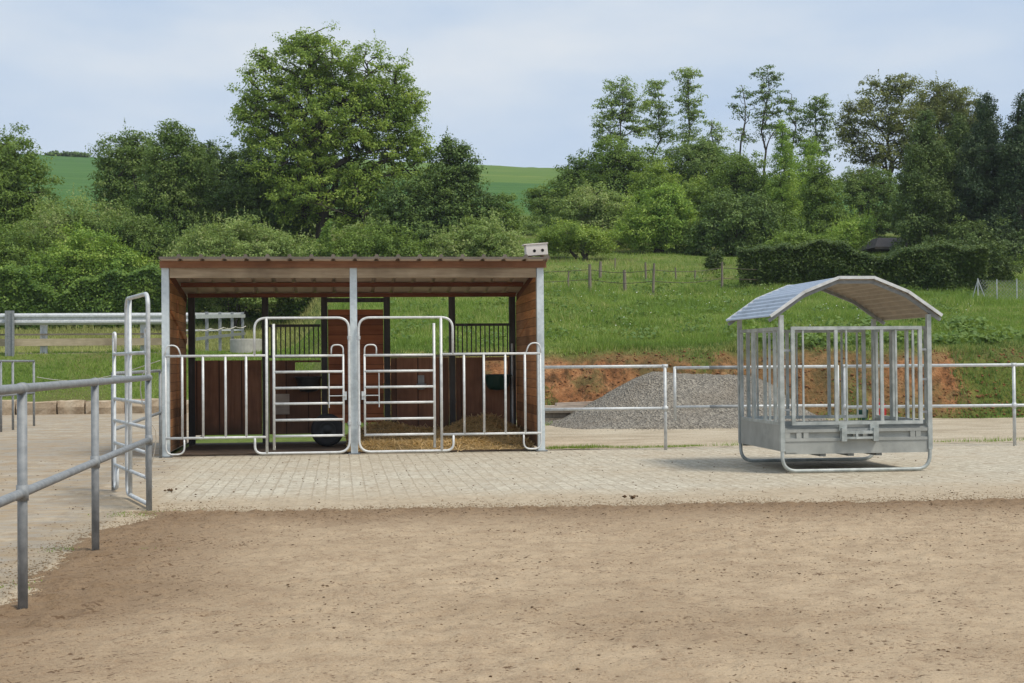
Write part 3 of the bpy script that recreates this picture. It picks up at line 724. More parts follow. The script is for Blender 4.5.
fir('narrow dark conifer between two bigger ones at the right', 77, 958, 118, 268, 42, 'fir2')
fir('big dark conifer near the right edge with its top at the skyline', 74, 988, 98, 274, 50, 'fir')
fir('darkest conifer cut by the right picture edge', 72, 1022, 98, 276, 44, 'fir')
tree('leafy_tree', 'dark green leafy tree low between the conifers and the hedge', 'tree', 71, [(972, 245, 28, 26), (945, 255, 24, 20), (1000, 250, 26, 28)], LM['fir2'], 972, .18, .42, 5, 36, .12, 30, group=TG)
tree('leafy_shrub', 'dark shrub behind the wire mesh fence at the right edge', 'bush', 69, [(1010, 280, 26, 16), (1040, 272, 26, 22)], LM['mid'], 1010, .16, .4, 5, 34, .05, 30, group=SG, trunk=False, multi=2)
tree('clipped_shrub', 'small dark clipped column shrub on the meadow left of the hedge', 'bush', 66, [(714, 262, 8, 10), (714, 272, 8, 11)], LM['hedge'], 714, .14, .26, 6, 34, .05, 0, group=SG, trunk=False, shell=.8)
tree('leafy_shrub', 'fresh green shrub rising directly behind the left half of the clipped hedge', 'bush', 64, [(800, 246, 26, 14), (780, 250, 18, 12), (826, 250, 20, 12)], LM['mid'], 800, .16, .38, 5, 34, .06, 60, group=SG, trunk=False, multi=3)
tree('leafy_shrub', 'dark bushy growth between the right end of the hedge and the conifers', 'bush', 60, [(965, 262, 30, 22), (930, 262, 26, 18), (995, 268, 24, 20)], LM['hedge'], 965, .15, .36, 5, 34, .06, 60, group=SG, trunk=False, multi=3)
tree('leafy_tree', 'light green leafy tree rising between the birch and the pointed dark one', 'tree', 88, [(802, 172, 20, 22), (795, 200, 24, 26), (812, 150, 10, 12)], LM['bright'], 800, .18, .45, 4, 32, .14, 50, group=TG)
tree('leafy_tree', 'yellowish green tree behind the bright rounded one over the meadow', 'tree', 88, [(690, 205, 30, 26), (655, 185, 24, 22), (715, 215, 24, 22)], LM['walnut'], 690, .2, .46, 4.4, 34, .16, 50, group=TG)
# distant dark bushes on the crest
for i, (cx, lab) in enumerate(((52, 'small dark distant bush on the crest left of the gap'), (72, 'small dark distant bush on the crest in the gap between the left trees'))):
    tree('distant_bush', lab, 'bush', 328, [(cx, 155, 9, 1.3), (cx+10, 155.6, 8, 1.0)], LM['dark'], cx, .9, 1.0, 4, 20, .15, 0, group='distant bushes on the crest', trunk=False)

# ---- hedges (box volumes of leaves)
def hedge(name, label, P0, P1, depth, h, mat, leaf, n, top_noise=.08, bulge=0.):
    x0, y0 = P0; x1, y1 = P1; ln = math.hypot(x1-x0, y1-y0); ux, uy = (x1-x0)/ln, (y1-y0)/ln
    nx, ny = -uy, ux
    bx, by = (x0+x1)/2, (y0+y1)/2
    root = thing(name, label, 'hedge', (bx, by, gz(bx, by)))
    u = RNG.random(n)*ln; side = RNG.random(n)
    v = np.where(side < .55, -depth/2+.12*np.abs(RNG.normal(size=n)), np.where(side < .8, RNG.uniform(-depth/2, depth/2, n), depth/2-.1*np.abs(RNG.normal(size=n))))
    w = np.where((side >= .55) & (side < .8), 1-.05*np.abs(RNG.normal(size=n)), RNG.random(n))
    X = x0+ux*u+nx*v; Y = y0+uy*u+ny*v
    H = h*(1+top_noise*fbm(u, u*0, .5, 3, 91)*2)
    bul = bulge*fbm(u, w*h, .6, 3, 92)+.10*fbm(u, w*h, 2.2, 3, 93)
    X = X-nx*bul*0-0; Y = Y-bul*abs(ny)
    Z = hgt(X, Y)+w*H
    C = np.stack([X, Y, Z], -1)+RNG.normal(size=(n, 3))*.06
    Nn = RNG.normal(size=(n, 3))*.7+np.array([0, -.5, .6])+np.where(w[:, None] > .93, 1, 0)*np.array([0, 0, 1.])
    V, Fc = leaves(C, Nn, leaf*(.6+.8*RNG.random(n)), .6)
    t = np.clip(.5+.5*fbm(u, w*h*1.5, .9, 3, 94)+.15*RNG.normal(size=n), 0, 1)
    npmesh('foliage', V, Fc, mat, {'tone': ('FACE', t)}, root)
    mb = MB()
    for k in range(max(6, int(ln/.8))):
        uu = random.random()*ln; X0 = x0+ux*uu; Y0 = y0+uy*uu; z0 = gz(X0, Y0)
        mb.tube([(X0, Y0, z0-.1), (X0+random.uniform(-.2, .2), Y0, z0+h*.5), (X0+random.uniform(-.4, .4), Y0, z0+h*.85)], [.04, .03, .01], 5)
    build('stems', mb, M_BARK, root)
    return root
a = at(746, 285, 57)[0]; b = at(990, 290, 55)[0]
hedge('clipped_hedge', 'long clipped dark green hedge on the meadow behind the feeder', (a, 58), (b, 55.5), 1.5, 1.62, LM['hedge'], .11, 60000, .22, .5)
a = at(-60, 300, 74)[0]; b = at(330, 300, 74)[0]
hedge('wild_hedgerow', 'wild leafy hedgerow behind the guard rail, running behind the shelter', (a, 73.5), (b, 74.5), 2.4, 2.3, LM['ivy'], .17, 52000, .3, .6)

# ------------------------------------------------------------------ grass, weeds, flowers, straw
def blades(X, Y, Z, hmin, hmax, wid, k=3, lean=.35):
    hv = np.repeat(.65+1.5*np.clip(fbm(X, Y*1.3, .55, 3, 23)+.15, 0, 1), k)
    n = len(X)*k; X = np.repeat(X, k)+RNG.normal(size=n)*.05; Y = np.repeat(Y, k)+RNG.normal(size=n)*.05; Z = np.repeat(Z, k)
    h = RNG.uniform(hmin, hmax, n)*hv; a = RNG.random(n)*2*PI; w = wid*(.6+.8*RNG.random(n))
    dx = np.cos(a)*w; dy = np.sin(a)*w
    lx = RNG.normal(size=n)*lean*h; ly = RNG.normal(size=n)*lean*h
    B = np.stack([X, Y, Z-.02], -1)
    V = np.stack([B+np.stack([-dx, -dy, 0*h], -1), B+np.stack([dx, dy, 0*h], -1), B+np.stack([lx+dx*.2, ly+dy*.2, h], -1)], 1).reshape(-1, 3)
    return V, np.arange(3*n).reshape(n, 3)
def uvis(n, Y0, Y1, p0, p1, pw=1.):
    Y = Y0+(Y1-Y0)*RNG.random(n)**pw; px = RNG.uniform(p0, p1, n)
    return (px-340)/F*Y, Y
def grass(name, label, X, Y, mat, hm, hx, wid, k=3, tonef=.35):
    Z = hgt(X, Y); V, Fc = blades(X, Y, Z, hm, hx, wid, k)
    t = np.clip(np.repeat(.45+.95*fbm(X, Y*1.6, tonef, 4, 15), k)+.15*RNG.normal(size=len(X)*k), 0, 1)
    o = npmesh(name, V, Fc, mat, {'tone': ('FACE', t)}); return tag(o, label, 'grass', kind='stuff')
X, Y = uvis(60000, 37.4, 62, 330, 1090, 1.25)
Xn, Yn = uvis(16000, 60, 95, 330, 1090)
X = np.concatenate([X, Xn]); Y = np.concatenate([Y, Yn])
ok = (X > -.5) & (Y > cut_base(X)+1.25+.25*fbm(X, Y*0, 2, 3, 34))
grass('meadow_grass', 'long fresh green grass on the meadow slope above the earth bank', X[ok], Y[ok], LM['grass'], .08, .24, .014, 3)
dx_, dy_ = uvis(16000, 39, 75, 330, 1090); ok = fbm(dx_, dy_*1.6, .35, 3, 88) > .02
grass('dry_meadow_grass', 'yellowish drier grass patches mixed into the meadow', dx_[ok], dy_[ok], LM['dryg'], .10, .26, .012, 3)
X, Y = uvis(9000, 46.4, 53, -60, 330)
grass('bank_grass', 'short green grass on the bank behind the low stone wall', X, Y, LM['grass'], .06, .16, .014, 3)
X, Y = uvis(8000, 61, 76, -60, 345)
grass('rough_grass', 'rough yellowish grass between guard rail and hedgerow', X, Y, LM['dryg'], .12, .35, .016, 3)
# fringe of weeds hanging over the cut edge, patches on the face
X = RNG.uniform(-.5, 19, 12000); cb = cut_base(X); t = RNG.random(12000)*2.6-.1; Y = cb+t
pm = fbm(X, Y, .45, 3, 31)+.15*fbm(X, Y, 2, 2, 32)+.10*np.clip(X-11.5, 0, 6)-.2
ok = ((pm > .15) & (RNG.random(12000) < .6)) | (t > 1.35+.3*fbm(X, Y, 1.5, 2, 33)) | ((t < .15) & (RNG.random(12000) < .4))
X, Y = X[ok], Y[ok]
grass('bank_weeds', 'weedy grass growing on the red earth bank and over its edge', X, Y, LM['weed'], .05, .16, .014, 4, .8)
X = RNG.uniform(-.5, 19, 3500); Y = cut_base(X)+1.15+.8*RNG.random(3500)
grass('dry_fringe', 'dry brownish grass fringe along the top edge of the earth bank', X, Y, LM['dryg'], .05, .15, .012, 3)
n = 3500; X = RNG.uniform(-1, 19, n); Y = cut_base(X)+1.25*RNG.random(n)**1.6
V, Fc = rocks(n, X, Y, hgt(X, Y), .015, .06, .6)
tag(npmesh('earth_clods', V, Fc, plain('red_earth_clods', (.24, .115, .055), .95, 0, .5, 2, .05)), 'crumbly red earth clods on the cut bank face', 'clods', kind='stuff')
# broad leaved weeds, right side
n = 420; X = RNG.uniform(10.5, 20, n); Y = 36+7*RNG.random(n); ok = (fbm(X, Y, .5, 2, 14) > -.1) & (Y > cut_base(X)+1.2); X, Y = X[ok], Y[ok]
cc = np.stack([X, Y, hgt(X, Y)+.18], -1)
V, Fc, t = clumps_to_leaves(cc, np.full(len(cc), .32), 26, .17, np.tile([0, -.3, .6], (len(cc), 1)), np.full(len(cc), .5), .7)
tag(npmesh('broad_leaved_weeds', V, Fc, LM['weed'], {'tone': ('FACE', t)}), 'broad leaved dark green weeds on the bank at the right', 'weeds', kind='stuff')
n = 520; X, Y = uvis(n, 38.5, 66, 385, 1000); cc = np.stack([X, Y, hgt(X, Y)+.12], -1)
V, Fc, t = clumps_to_leaves(cc, np.full(n, .3), 22, .13, np.tile([0, -.3, .6], (n, 1)), np.full(n, .3), .6)
tag(npmesh('meadow_weeds', V, Fc, LM['weed'], {'tone': ('FACE', t)}), 'darker leafy weed clumps scattered through the meadow', 'weeds', kind='stuff')
n = 420; X, Y = uvis(n, 40, 68, 385, 1000); ok = fbm(X, Y, .25, 2, 44) > .02; X, Y = X[ok], Y[ok]
V, Fc = leaves(np.stack([X, Y, hgt(X, Y)+.22], -1), RNG.normal(size=(len(X), 3))+np.array([0, -1, 1]), np.full(len(X), .035), 1.)
tag(npmesh('meadow_flowers', V, Fc, M_FLOWER), 'tiny white flowers dotted over the meadow', 'flowers', kind='stuff')
# grass strip at the foot of the right fence, small tufts
X = RNG.uniform(3.6, 6.4, 900); Y = 24.45+.35*RNG.random(900)**1.5+.1*fbm(X, X*0, 1, 2, 3)
X2 = RNG.uniform(6.4, 14, 500); Y2 = 24.45+.3*RNG.random(500)
X = np.concatenate([X, X2]); Y = np.concatenate([Y, Y2])
V, Fc = blades(X, Y, np.full(len(X), .01), .02, .08, .006, 3)
tag(npmesh('fence_foot_grass', V, Fc, LM['grass'], {'tone': ('FACE', RNG.random(len(Fc)))}), 'thin strip of short grass at the foot of the right fence', 'grass', kind='stuff')
pts = [(*ground_at(145, 514)[:2], .22, 150), (*ground_at(145, 551)[:2], .10, 50), (*ground_at(20, 585)[:2], .2, 60), (*ground_at(70, 549)[:2], .15, 60)]
X = np.concatenate([p[0]+RNG.normal(size=p[3])*p[2] for p in pts]); Y = np.concatenate([p[1]+RNG.normal(size=p[3])*p[2]*.6 for p in pts])
V, Fc = blades(X, Y, np.full(len(X), .015), .01, .035, .007, 3)
tag(npmesh('fence_tufts', V, Fc, LM['grass'], {'tone': ('FACE', RNG.random(len(Fc)))}), 'small moss green tufts along the foot of the near left rail fence', 'grass', kind='stuff')
n = 2500; X = RNG.uniform(3, 14, n); Y = 33.2+2.9*RNG.random(n)**.6; ok = fbm(X, Y, .6, 2, 17) > .05; X, Y = X[ok], Y[ok]
V, Fc = blades(X, Y, np.full(len(X), .01), .04, .16, .014, 3)
tag(npmesh('bank_foot_grass', V, Fc, LM['grass'], {'tone': ('FACE', RNG.random(len(Fc)))}), 'scattered grass at the foot of the earth bank', 'grass', kind='stuff')

# ------------------------------------------------------------------ shelter
SX0, SX1, SXM, SY, SB = -2.90, 3.44, .23, 24.0, 27.15
def zt(Y): return 3.30-(Y-23.75)*.125        # roof sheet underside plane
sh = thing('open_shelter', 'open fronted brown wooden horse shelter with three pale steel front posts', 'shelter', (SXM, 25.5, 0))
for x in (SX0, SXM, SX1):
    build('front_post', MB().bb(x-.06, x+.06, SY-.06, SY+.06, 0, 3.17), M_POSTZ, sh)
for x in (SX0, SXM, SX1): build('base_plate', MB().bb(x-.1, x+.1, SY-.1, SY+.1, .002, .02), M_GALVD, sh)
for xa, xb in ((SX0+.07, SXM-.065), (SXM+.065, SX1-.07)): build('front_beam', MB().bb(xa, xb, SY-.05, SY+.05, 3.005, 3.165), M_BEAM, sh)
build('fascia_board', MB().bb(SX0-.08, SX1+.1, SY-.12, SY-.075, 3.168, 3.28), M_FASC, sh)
for y in (24.7, 25.85, 26.95):
    build('purlin', MB().bb(SX0+.05, SX1-.05, y-.04, y+.04, zt(y)-.09, zt(y)-.012), M_RAFT, sh)
for x in (SX0-.02, SX1+.02):
    build('rafter', MB().prism([(24.08, zt(24.08)-.16), (24.08, zt(24.08)-.02), (27.2, zt(27.2)-.02), (27.2, zt(27.2)-.16)], 'X', x-.03, x+.03), M_RAFT, sh)
# trapezoid roof sheet
def trap(x0, x1, pitch, hh, ridge):
    pts = []; x = x0
    while x < x1-1e-6:
        if x+pitch > x1: break
        pts += [(x, 0), (x+pitch-ridge*1.8, 0), (x+pitch-ridge*1.35, hh), (x+pitch-ridge*.45, hh)]; x += pitch
    pts += [(x, 0), (x1, 0)] if x < x1-.01 else [(x1, 0)]; return pts
prof = trap(SX0-.06, SX1+.12, .362, .042, .045)
def sheet(prof, dz, y0, y1):
    mb = MB(); vs = []; n = len(prof)
    for y in (y0, y1):
        for (x, z) in prof: vs.append((x, y, zt(y)+z+dz))
    mb.add(vs, [(i, i+1, n+i+1, n+i) for i in range(n-1)]); return mb
mb = sheet(prof, .018, 23.62, 27.45)
n0 = len(prof)
rf = build('roof_sheet', mb, M_ROOFTOP, sh)
mb = sheet(prof, .0, 23.625, 27.445); build('roof_underside', mb, M_ROOFUND, rf)
mb = MB()
pe = [(x, zt(23.62)+z+.019) for x, z in prof]+[(x, zt(23.62)+z*.3-.022) for x, z in reversed(prof)]
k = len(prof); vs = [(x, 23.612, z) for x, z in pe]
mb.add(vs, [(i, i+1, 2*k-2-i, 2*k-1-i) for i in range(k-1)])
build('roof_edge', mb, M_ROOFTOP, rf)
# side walls
for x, s in ((SX0, 1), (SX1, -1)):
    w = MB().prism([(SY+.07, .06), (SY+.07, zt(SY+.07)-.17), (SB-.07, zt(SB)-.17), (SB-.07, .06)], 'X', x-.035, x+.005 if s > 0 else x+.035)
    o = build('side_wall', w, M_WSIDE, sh)
    b = MB().bar((x+s*.02, SY+.5, .9), (x+s*.02, SY+.5, 2.95), .03, .09)
    b2 = MB().bb(x+s*.006, x+s*.04, SY+1.55, SY+1.65, .1, 2.7)
    build('batten', b2, M_WSIDE, o)
    build('diagonal_brace', MB().bar((x+s*.03, SY+.12, 2.62), (x+s*.03, SB-.3, 2.0), .03, .12), M_WSIDE, o)
# back posts
for x in (SX0+.10, -1.42, -.30, .90, 2.16, SX1-.10):
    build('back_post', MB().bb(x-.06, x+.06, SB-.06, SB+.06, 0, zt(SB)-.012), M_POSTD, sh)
def wallpanel(x0, x1, z0, z1, holes=()):
    mb = MB(); y0, y1 = SB-.02, SB+.02
    xs = [x0]+[v for h in holes for v in (h[0], h[1])]+[x1]
    for i in range(len(xs)-1):
        if i % 2 == 0: mb.bb(xs[i], xs[i+1], y0, y1, z0, z1)
        else:
            h = holes[i//2]; mb.bb(xs[i], xs[i+1], y0, y1, z0, h[2])
            if h[3] < z1: mb.bb(xs[i], xs[i+1], y0, y1, h[3], z1)
    return mb
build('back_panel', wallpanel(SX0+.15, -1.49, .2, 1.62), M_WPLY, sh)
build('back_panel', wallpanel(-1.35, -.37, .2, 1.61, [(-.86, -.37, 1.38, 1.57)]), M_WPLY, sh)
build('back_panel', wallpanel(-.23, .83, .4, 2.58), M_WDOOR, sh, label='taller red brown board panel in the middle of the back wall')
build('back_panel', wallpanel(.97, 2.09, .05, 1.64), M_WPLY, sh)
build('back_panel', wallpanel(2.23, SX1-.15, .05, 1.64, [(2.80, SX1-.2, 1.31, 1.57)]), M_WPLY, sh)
build('cap_rail', MB().bb(.97, 2.09, SB-.04, SB+.04, 1.645, 1.70), M_GREY, sh)
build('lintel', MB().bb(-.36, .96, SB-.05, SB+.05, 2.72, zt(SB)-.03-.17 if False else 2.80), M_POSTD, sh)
def grille(x0, x1, z0, z1, nb):
    mb = MB().bb(x0, x1, SB-.025, SB+.025, z1-.05, z1).bb(x0, x1, SB-.025, SB+.025, z0, z0+.05)
    for k in range(nb):
        x = x0+(x1-x0)*(k+.5)/nb; mb.tube([(x, SB, z0+.03), (x, SB, z1-.03)], .012, 6)
    return mb
build('window_grille', grille(-1.35, -.37, 1.66, 2.30, 11), M_POSTD, sh)
build('window_grille', grille(2.23, SX1-.15, 1.66, 2.30, 12), M_POSTD, sh)
build('repair_board', MB().bb(-1.27, -.97, SB-.045, SB-.025, .58, .97), M_PLANK, sh, label='small pale square board low on the left back wall')
build('corner_pipe', MB().tube([(SX1-.13, SB-.2, .05), (SX1-.13, SB-.2, 1.9)], .022, 8), M_GALV, sh)
build('floor_mat', MB().bb(SX0+.1, SX1-.06, SY+.12, SB+.3, .012, .034), plain('dark_stable_floor', (.085, .06, .042), .95, 0, .4, 3), sh)

# straw
def strawz(X, Y):
    b = .30*np.exp(-((X-.75)/.75)**2-((Y-26.4)/.6)**2)+.34*np.exp(-((X-2.7)/.8)**2-((Y-26.3)/.7)**2)+.10*sstep(.1, .6, X)*sstep(24.15, 24.7, Y)*sstep(3.5, 3.2, X)
    return .034+b*(1+.3*fbm(X, Y, 2.5, 3, 7))
sxx = np.arange(.1, 3.4, .05); syy = np.arange(24.13, 27.13, .05)
sm, snt = newmat('straw_bed'); sn = noise(snt, coords(snt), 12, 5, .7)
finish(sm, snt, ramp(snt, sn, [(.3, (.20, .135, .07)), (.7, (.44, .33, .17))]), .95, 0, sn, .8, .03, .1)
st = gridmesh('straw_bedding', sxx, syy, strawz, sm); tag(st, 'golden straw bedding heaped on the floor in the right half of the shelter', 'straw', kind='stuff')
n = 16000; X = RNG.uniform(.12, 3.36, n); Y = 24.13+3*RNG.random(n)
ok = RNG.random(n) < .25+2.4*(strawz(X, Y)-.034)/.3; X, Y = X[ok], Y[ok]; n = len(X)
C = np.stack([X, Y, strawz(X, Y)+.012], -1); a = RNG.random(n)*2*PI
D = np.stack([np.cos(a), np.sin(a), .35*RNG.normal(size=n)], -1)*(.04+.07*RNG.random(n))[:, None]; W = np.stack([-np.sin(a), np.cos(a), 0*a+.3], -1)*.0045
V = np.stack([C-D-W, C+D-W, C+D+W, C-D+W], 1).reshape(-1, 3)
tag(npmesh('loose_straw', V, np.arange(4*n).reshape(n, 4), LM['straw'], {'tone': ('FACE', RNG.random(n))}), 'loose straw strands lying on the bedding inside the shelter', 'straw', kind='stuff')

# items in the shelter
def corner_trough(name, label, x, y, z, w, mat):
    root = thing(name, label, 'feed trough', (x, y, z))
    mb = MB()
    mb.lathe((x, y, z), [(.02, 0), (w*.62, .02), (w*.78, .08), (w*.96, .26), (w, .29), (w*1.06, .30), (w*1.06, .275)], 20)
    mb.lathe((x, y, z), [(w*.98, .298), (w*.9, .25), (w*.7, .10), (.01, .06)], 20)
    build('bowl', mb, mat, root, smooth=True)
    build('bracket', MB().bb(x-w*.7, x+w*.7, SB-.06, SB-.03, z+.16, z+.26).bb(x-.04, x+.04, y, SB-.045, z+.17, z+.2), mat, root)
corner_trough('feed_trough', 'dark green plastic trough hung in the right back corner of the shelter', 3.0, 26.78, 1.0, .27, M_GREENP)
corner_trough('feed_trough', 'black trough hung on the left back wall above the black tyre', -.60, 26.82, 1.0, .25, M_BLACKP)
wb = thing('drinking_bowl', 'small grey drinking bowl fixed to the back wall right of the red brown panel', 'drinking bowl', (1.55, SB-.1, 1.05))
build('bowl', MB().lathe((1.55, SB-.13, 1.02), [(.0, 0), (.06, .01), (.095, .06), (.1, .12), (.085, .12), (.05, .04)], 16), M_GREYP, wb, smooth=True)
build('valve_housing', MB().bb(1.49, 1.61, SB-.07, SB-.025, 1.06, 1.30), M_GREYP, wb)
ty = thing('rubber_tyre', 'upright black rubber tyre standing behind the left gate leaf', 'tyre', (-.24, 25.7, 0))
prof = [(.15, -.05), (.20, -.075), (.27, -.08), (.295, -.05), (.30, 0), (.295, .05), (.27, .08), (.20, .075), (.15, .05), (.15, -.05)]
build('tread', MB().lathe((-.24, 25.7, .335), prof, 32, 'Y'), M_RUBBER, ty, smooth=True)
build('wheel_rim', MB().lathe((-.24, 25.7, .335), [(.0, -.03), (.05, -.04), (.06, -.015), (.12, -.02), (.155, -.055), (.155, .055), (.12, .02), (0, .03)], 24, 'Y'), M_BLACKP, ty, smooth=True)
bx = thing('nest_box', 'tilted pale box with two dark holes on the right end of the shelter roof', 'box', (3.34, 23.95, 3.36))
mb = MB().box((3.375, 23.97, 3.475), (.37, .26, .185), ry=-.07); build('box_body', mb, M_WHITE, bx)
build('box_lid', MB().box((3.355, 23.965, 3.577), (.42, .28, .016), ry=-.07), M_WHITE, bx)
for x, z in ((3.33, 3.455), (3.47, 3.465)):
    build('entrance_hole', MB().lathe((x, 23.836, z), [(0, 0), (.027, 0), (.027, .01)], 14, 'Y'), M_HOLE, bx)
for xa in (3.24, 3.46): build('mounting_bracket', MB().bb(xa, xa+.04, 23.86, 24.08, 3.29, 3.375), M_RAFT, bx)

# ------------------------------------------------------------------ panel with gate (local frame: u from free end to hinge post)
def gate_panel(name, label, P0, P1, arch_w, fixed_bars, group, mat=M_GALVB, foot_r=.16, flip_handle=False, arch_out=0.):
    """P0 = end of the barred part, P1 = gate end (arch end). z up."""
    P0 = Vector((*P0, 0)); P1 = Vector((*P1, 0)); d = (P1-P0); ln = d.length; d.normalize(); nrm = Vector((-d.y, d.x, 0))
    if nrm.y > 0: nrm = -nrm
    W = lambda u, z, o=0: tuple(P0+d*u+nrm*o+Vector((0, 0, z)))
    root = thing(name, label, 'gate panel', tuple(P0), group)
    r = .021; ua = ln-arch_w
    mb = MB()
    fr = fillet([W(ua, 1.69), W(ua, 2.32), W(ln-.02, 2.32), W(ln-.02, .045), W(ua, .045), W(ua, .31)], .20, 8)
    mb.tube(fr, r, 10)
    build('arch_frame', mb, mat, root, smooth=True)
    build('hinge_post', MB().tube([W(ua+.20, .045), W(ua+.20, 2.32)], .024, 10), mat, root, smooth=True)
    if fixed_bars:
        for z in (1.69, .32): build('fence_rail', MB().tube([W(.03, z), W(ua+.2, z)], r, 10), mat, root, smooth=True)
        for u in fixed_bars: build('upright_bar', MB().tube([W(u, .32), W(u, 1.69)], r, 8), mat, root, smooth=True)
        build('foot_loop', MB().tube(fillet([W(.03, 1.69), W(.03, .05), W(fixed_bars[0]+.03, .05), W(fixed_bars[0]+.03, .32)], .12, 6), .015, 8), mat, root, smooth=True)
        build('coupling_loop', MB().tube(fillet([W(.02, 1.70), W(.04, 1.87), W(.22, 1.87), W(.28, 1.70)], .09, 6), .013, 8), mat, root, smooth=True)
    g0 = ua+.32; g1 = ln-.12
    mb = MB()
    for z in (1.68, 1.41, 1.14, .875, .60, .33): mb.tube([W(g0, z, .0), W(g1, z, .0)], r, 10)
    mb.tube([W(g0, .1), W(g0, 2.22)], .023, 10).tube([W(g1, .31), W(g1, 1.70)], .018, 10)
    gl = build('gate_leaf', mb, mat, root, smooth=True)
    build('handle_loop', MB().tube(fillet([W(g1, 1.68), W(g1, 1.86), W(g1-.20, 1.86), W(g1-.20, 1.70)], .095, 6), .013, 8), mat, gl, smooth=True)
    build('latch', MB().box(W(g1+.03, 1.0), (.05, .03, .14)).tube([W(g1-.24, .80, .03), W(g1-.24, 1.38, .03)], .009, 6).tube([W(g1-.24, 1.0, .03), W(g1+.05, 1.0, .03)], .008, 6), M_GALV, gl)
    for z in (.5, 1.95): build('clamp', MB().lathe(W(ln-.02, z), [(.03, 0), (.032, .0), (.032, .06), (.024, .06)], 10), M_GALV, root)
    return root
gg = 'shelter front gate panels'
gate_panel('gate_panel', 'silver tube panel with six bar gate closing the left half of the shelter', (SX0-.02, 23.87), (SXM-.06, 23.87), 1.60, [.30, .64, 1.01, 1.35], gg)
gate_panel('gate_panel', 'silver tube panel with six bar gate closing the right half of the shelter', (SX1+.01, 23.87), (SXM+.06, 23.87), 1.62, [.30, .64, 1.01, 1.35], gg)

# tall gate frame at the left: arch over the near part, six bar leaf reaching further back
P0 = Vector((-2.77, 17.75, 0)); P1 = Vector((-2.06, 15.50, 0)); d = (P1-P0).normalized(); ln = (P1-P0).length
W = lambda u, z: tuple(P0+d*u+Vector((0, 0, z)))
root = thing('tall_gate_frame', 'tall arched tube gate frame with six bar leaf beside the near rail fence', 'gate', tuple(P1))
build('arch_frame', MB().tube(fillet([W(ln, .04), W(ln, 2.33), W(ln-1.42, 2.33), W(ln-1.42, .05), W(ln, .05)], .16, 8), .024, 10), M_GALV, root, smooth=True)
build('hinge_post', MB().tube([W(ln-1.2, .05), W(ln-1.2, 2.31)], .024, 10), M_GALV, root, smooth=True)
mb = MB()
for z in (1.69, 1.41, 1.14, .875, .60, .33): mb.tube([W(.02, z), W(ln-.08, z)], .021, 10)
mb.tube([W(ln-.1, .31), W(ln-.1, 1.86)], .02, 10)
gl = build('gate_leaf', mb, M_GALV, root, smooth=True)
build('end_post', MB().tube(fillet([W(0, 1.86), W(0, .05), W(.2, .05), W(.2, .33)], .1, 6), .022, 10), M_GALV, gl, smooth=True)
for u in (.0, ln-.1): build('coupling_loop', MB().tube(fillet([W(u-.03, 1.72), W(u-.05, 1.95), W(u+.11, 1.95), W(u+.09, 1.72)], .06, 5), .018, 8), M_GALVB, gl, smooth=True)

# ------------------------------------------------------------------ rail fences
def rail_fence(name, label, pts, zs, r, mat, post_idx=None, zend=0., ext=(0, 0), cat='fence', clamp=True):
    pts = [Vector((*p, 0)) for p in pts]
    root = thing(name, label, cat, tuple(pts[0]))
    top = max(zs)
    idx = range(len(pts)) if post_idx is None else post_idx
    for i in idx:
        p = pts[i]; build('post', MB().tube([p+Vector((0, 0, -.15)), p+Vector((0, 0, top-r*.6))], r*1.06, 14), mat, root, smooth=True)
        if clamp:
            dd = (pts[min(i+1, len(pts)-1)]-pts[max(i-1, 0)]).normalized()
            for z in zs:
                mb = MB(); c = p+Vector((0, 0, z)); mb.tube([c-dd*.05, c+dd*.05], r*1.25, 12)
                if z != top: mb.tube([c-Vector((0, 0, .05)), c+Vector((0, 0, .05))], r*1.3, 12)
                build('clamp', mb, mat, root, smooth=True)
    a, b = pts[0], pts[-1]; dd = (b-a).normalized()
    for z in zs:
        P = [a-dd*ext[0]]+pts[1:-1]+[b+dd*ext[1]]
        build('rail', MB().tube([q+Vector((0, 0, z)) for q in P], r, 14), mat, root, smooth=True)
    return root
rail_fence('rail_fence', 'near weathered grey tube fence running away along the left edge of the sand', [(-2.0, 6.4), (-2.01, 9.22), (-2.03, 12.0), (-2.04, 15.36)], (1.42, .756), .03, M_GALVD, ext=(3, .0))
rail_fence('rail_fence', 'tube rails from the tall gate frame back to the left shelter post', [(-2.80, 17.85), (-2.97, 23.80)], (1.45, .756), .024, M_GALVD, clamp=False)
rail_fence('rail_fence', 'short tube fence section between the shelter and the meshed gravel heap view', [(3.51, 23.98), (5.58, 23.75)], (1.45, .72), .027, M_GALV, post_idx=[1])
bpy.data.objects['rail_fence.002']['label'] = 'short two rail tube fence directly right of the shelter in front of the gravel heap'
rail_fence('rail_fence', 'long two rail tube fence behind the feeder running out to the right', [(8.72, 23.5), (11.72, 23.3), (14.7, 23.1), (17.7, 22.9)], (1.42, .71), .027, M_GALV, ext=(0, 2))
root = thing('tube_gate', 'two rail tube gate hanging between the short fence and the feeder', 'gate', (8.66, 23.5, 0))
for z in (1.42, .74): build('gate_rail', MB().tube([(5.75, 23.74, z), (8.6, 23.53, z)], .026, 12), M_GALV, root, smooth=True)
build('end_upright', MB().tube([(5.75, 23.74, .5), (5.75, 23.74, 1.44)], .027, 12), M_GALV, root, smooth=True)
build('end_upright', MB().tube([(8.60, 23.53, .5), (8.60, 23.53, 1.44)], .027, 12), M_GALV, root, smooth=True)
for z in (1.42, .74): build('rail_sleeve', MB().tube([(6.35, 23.697, z), (6.9, 23.656, z)], .029, 12), M_GALVD, root, smooth=True)
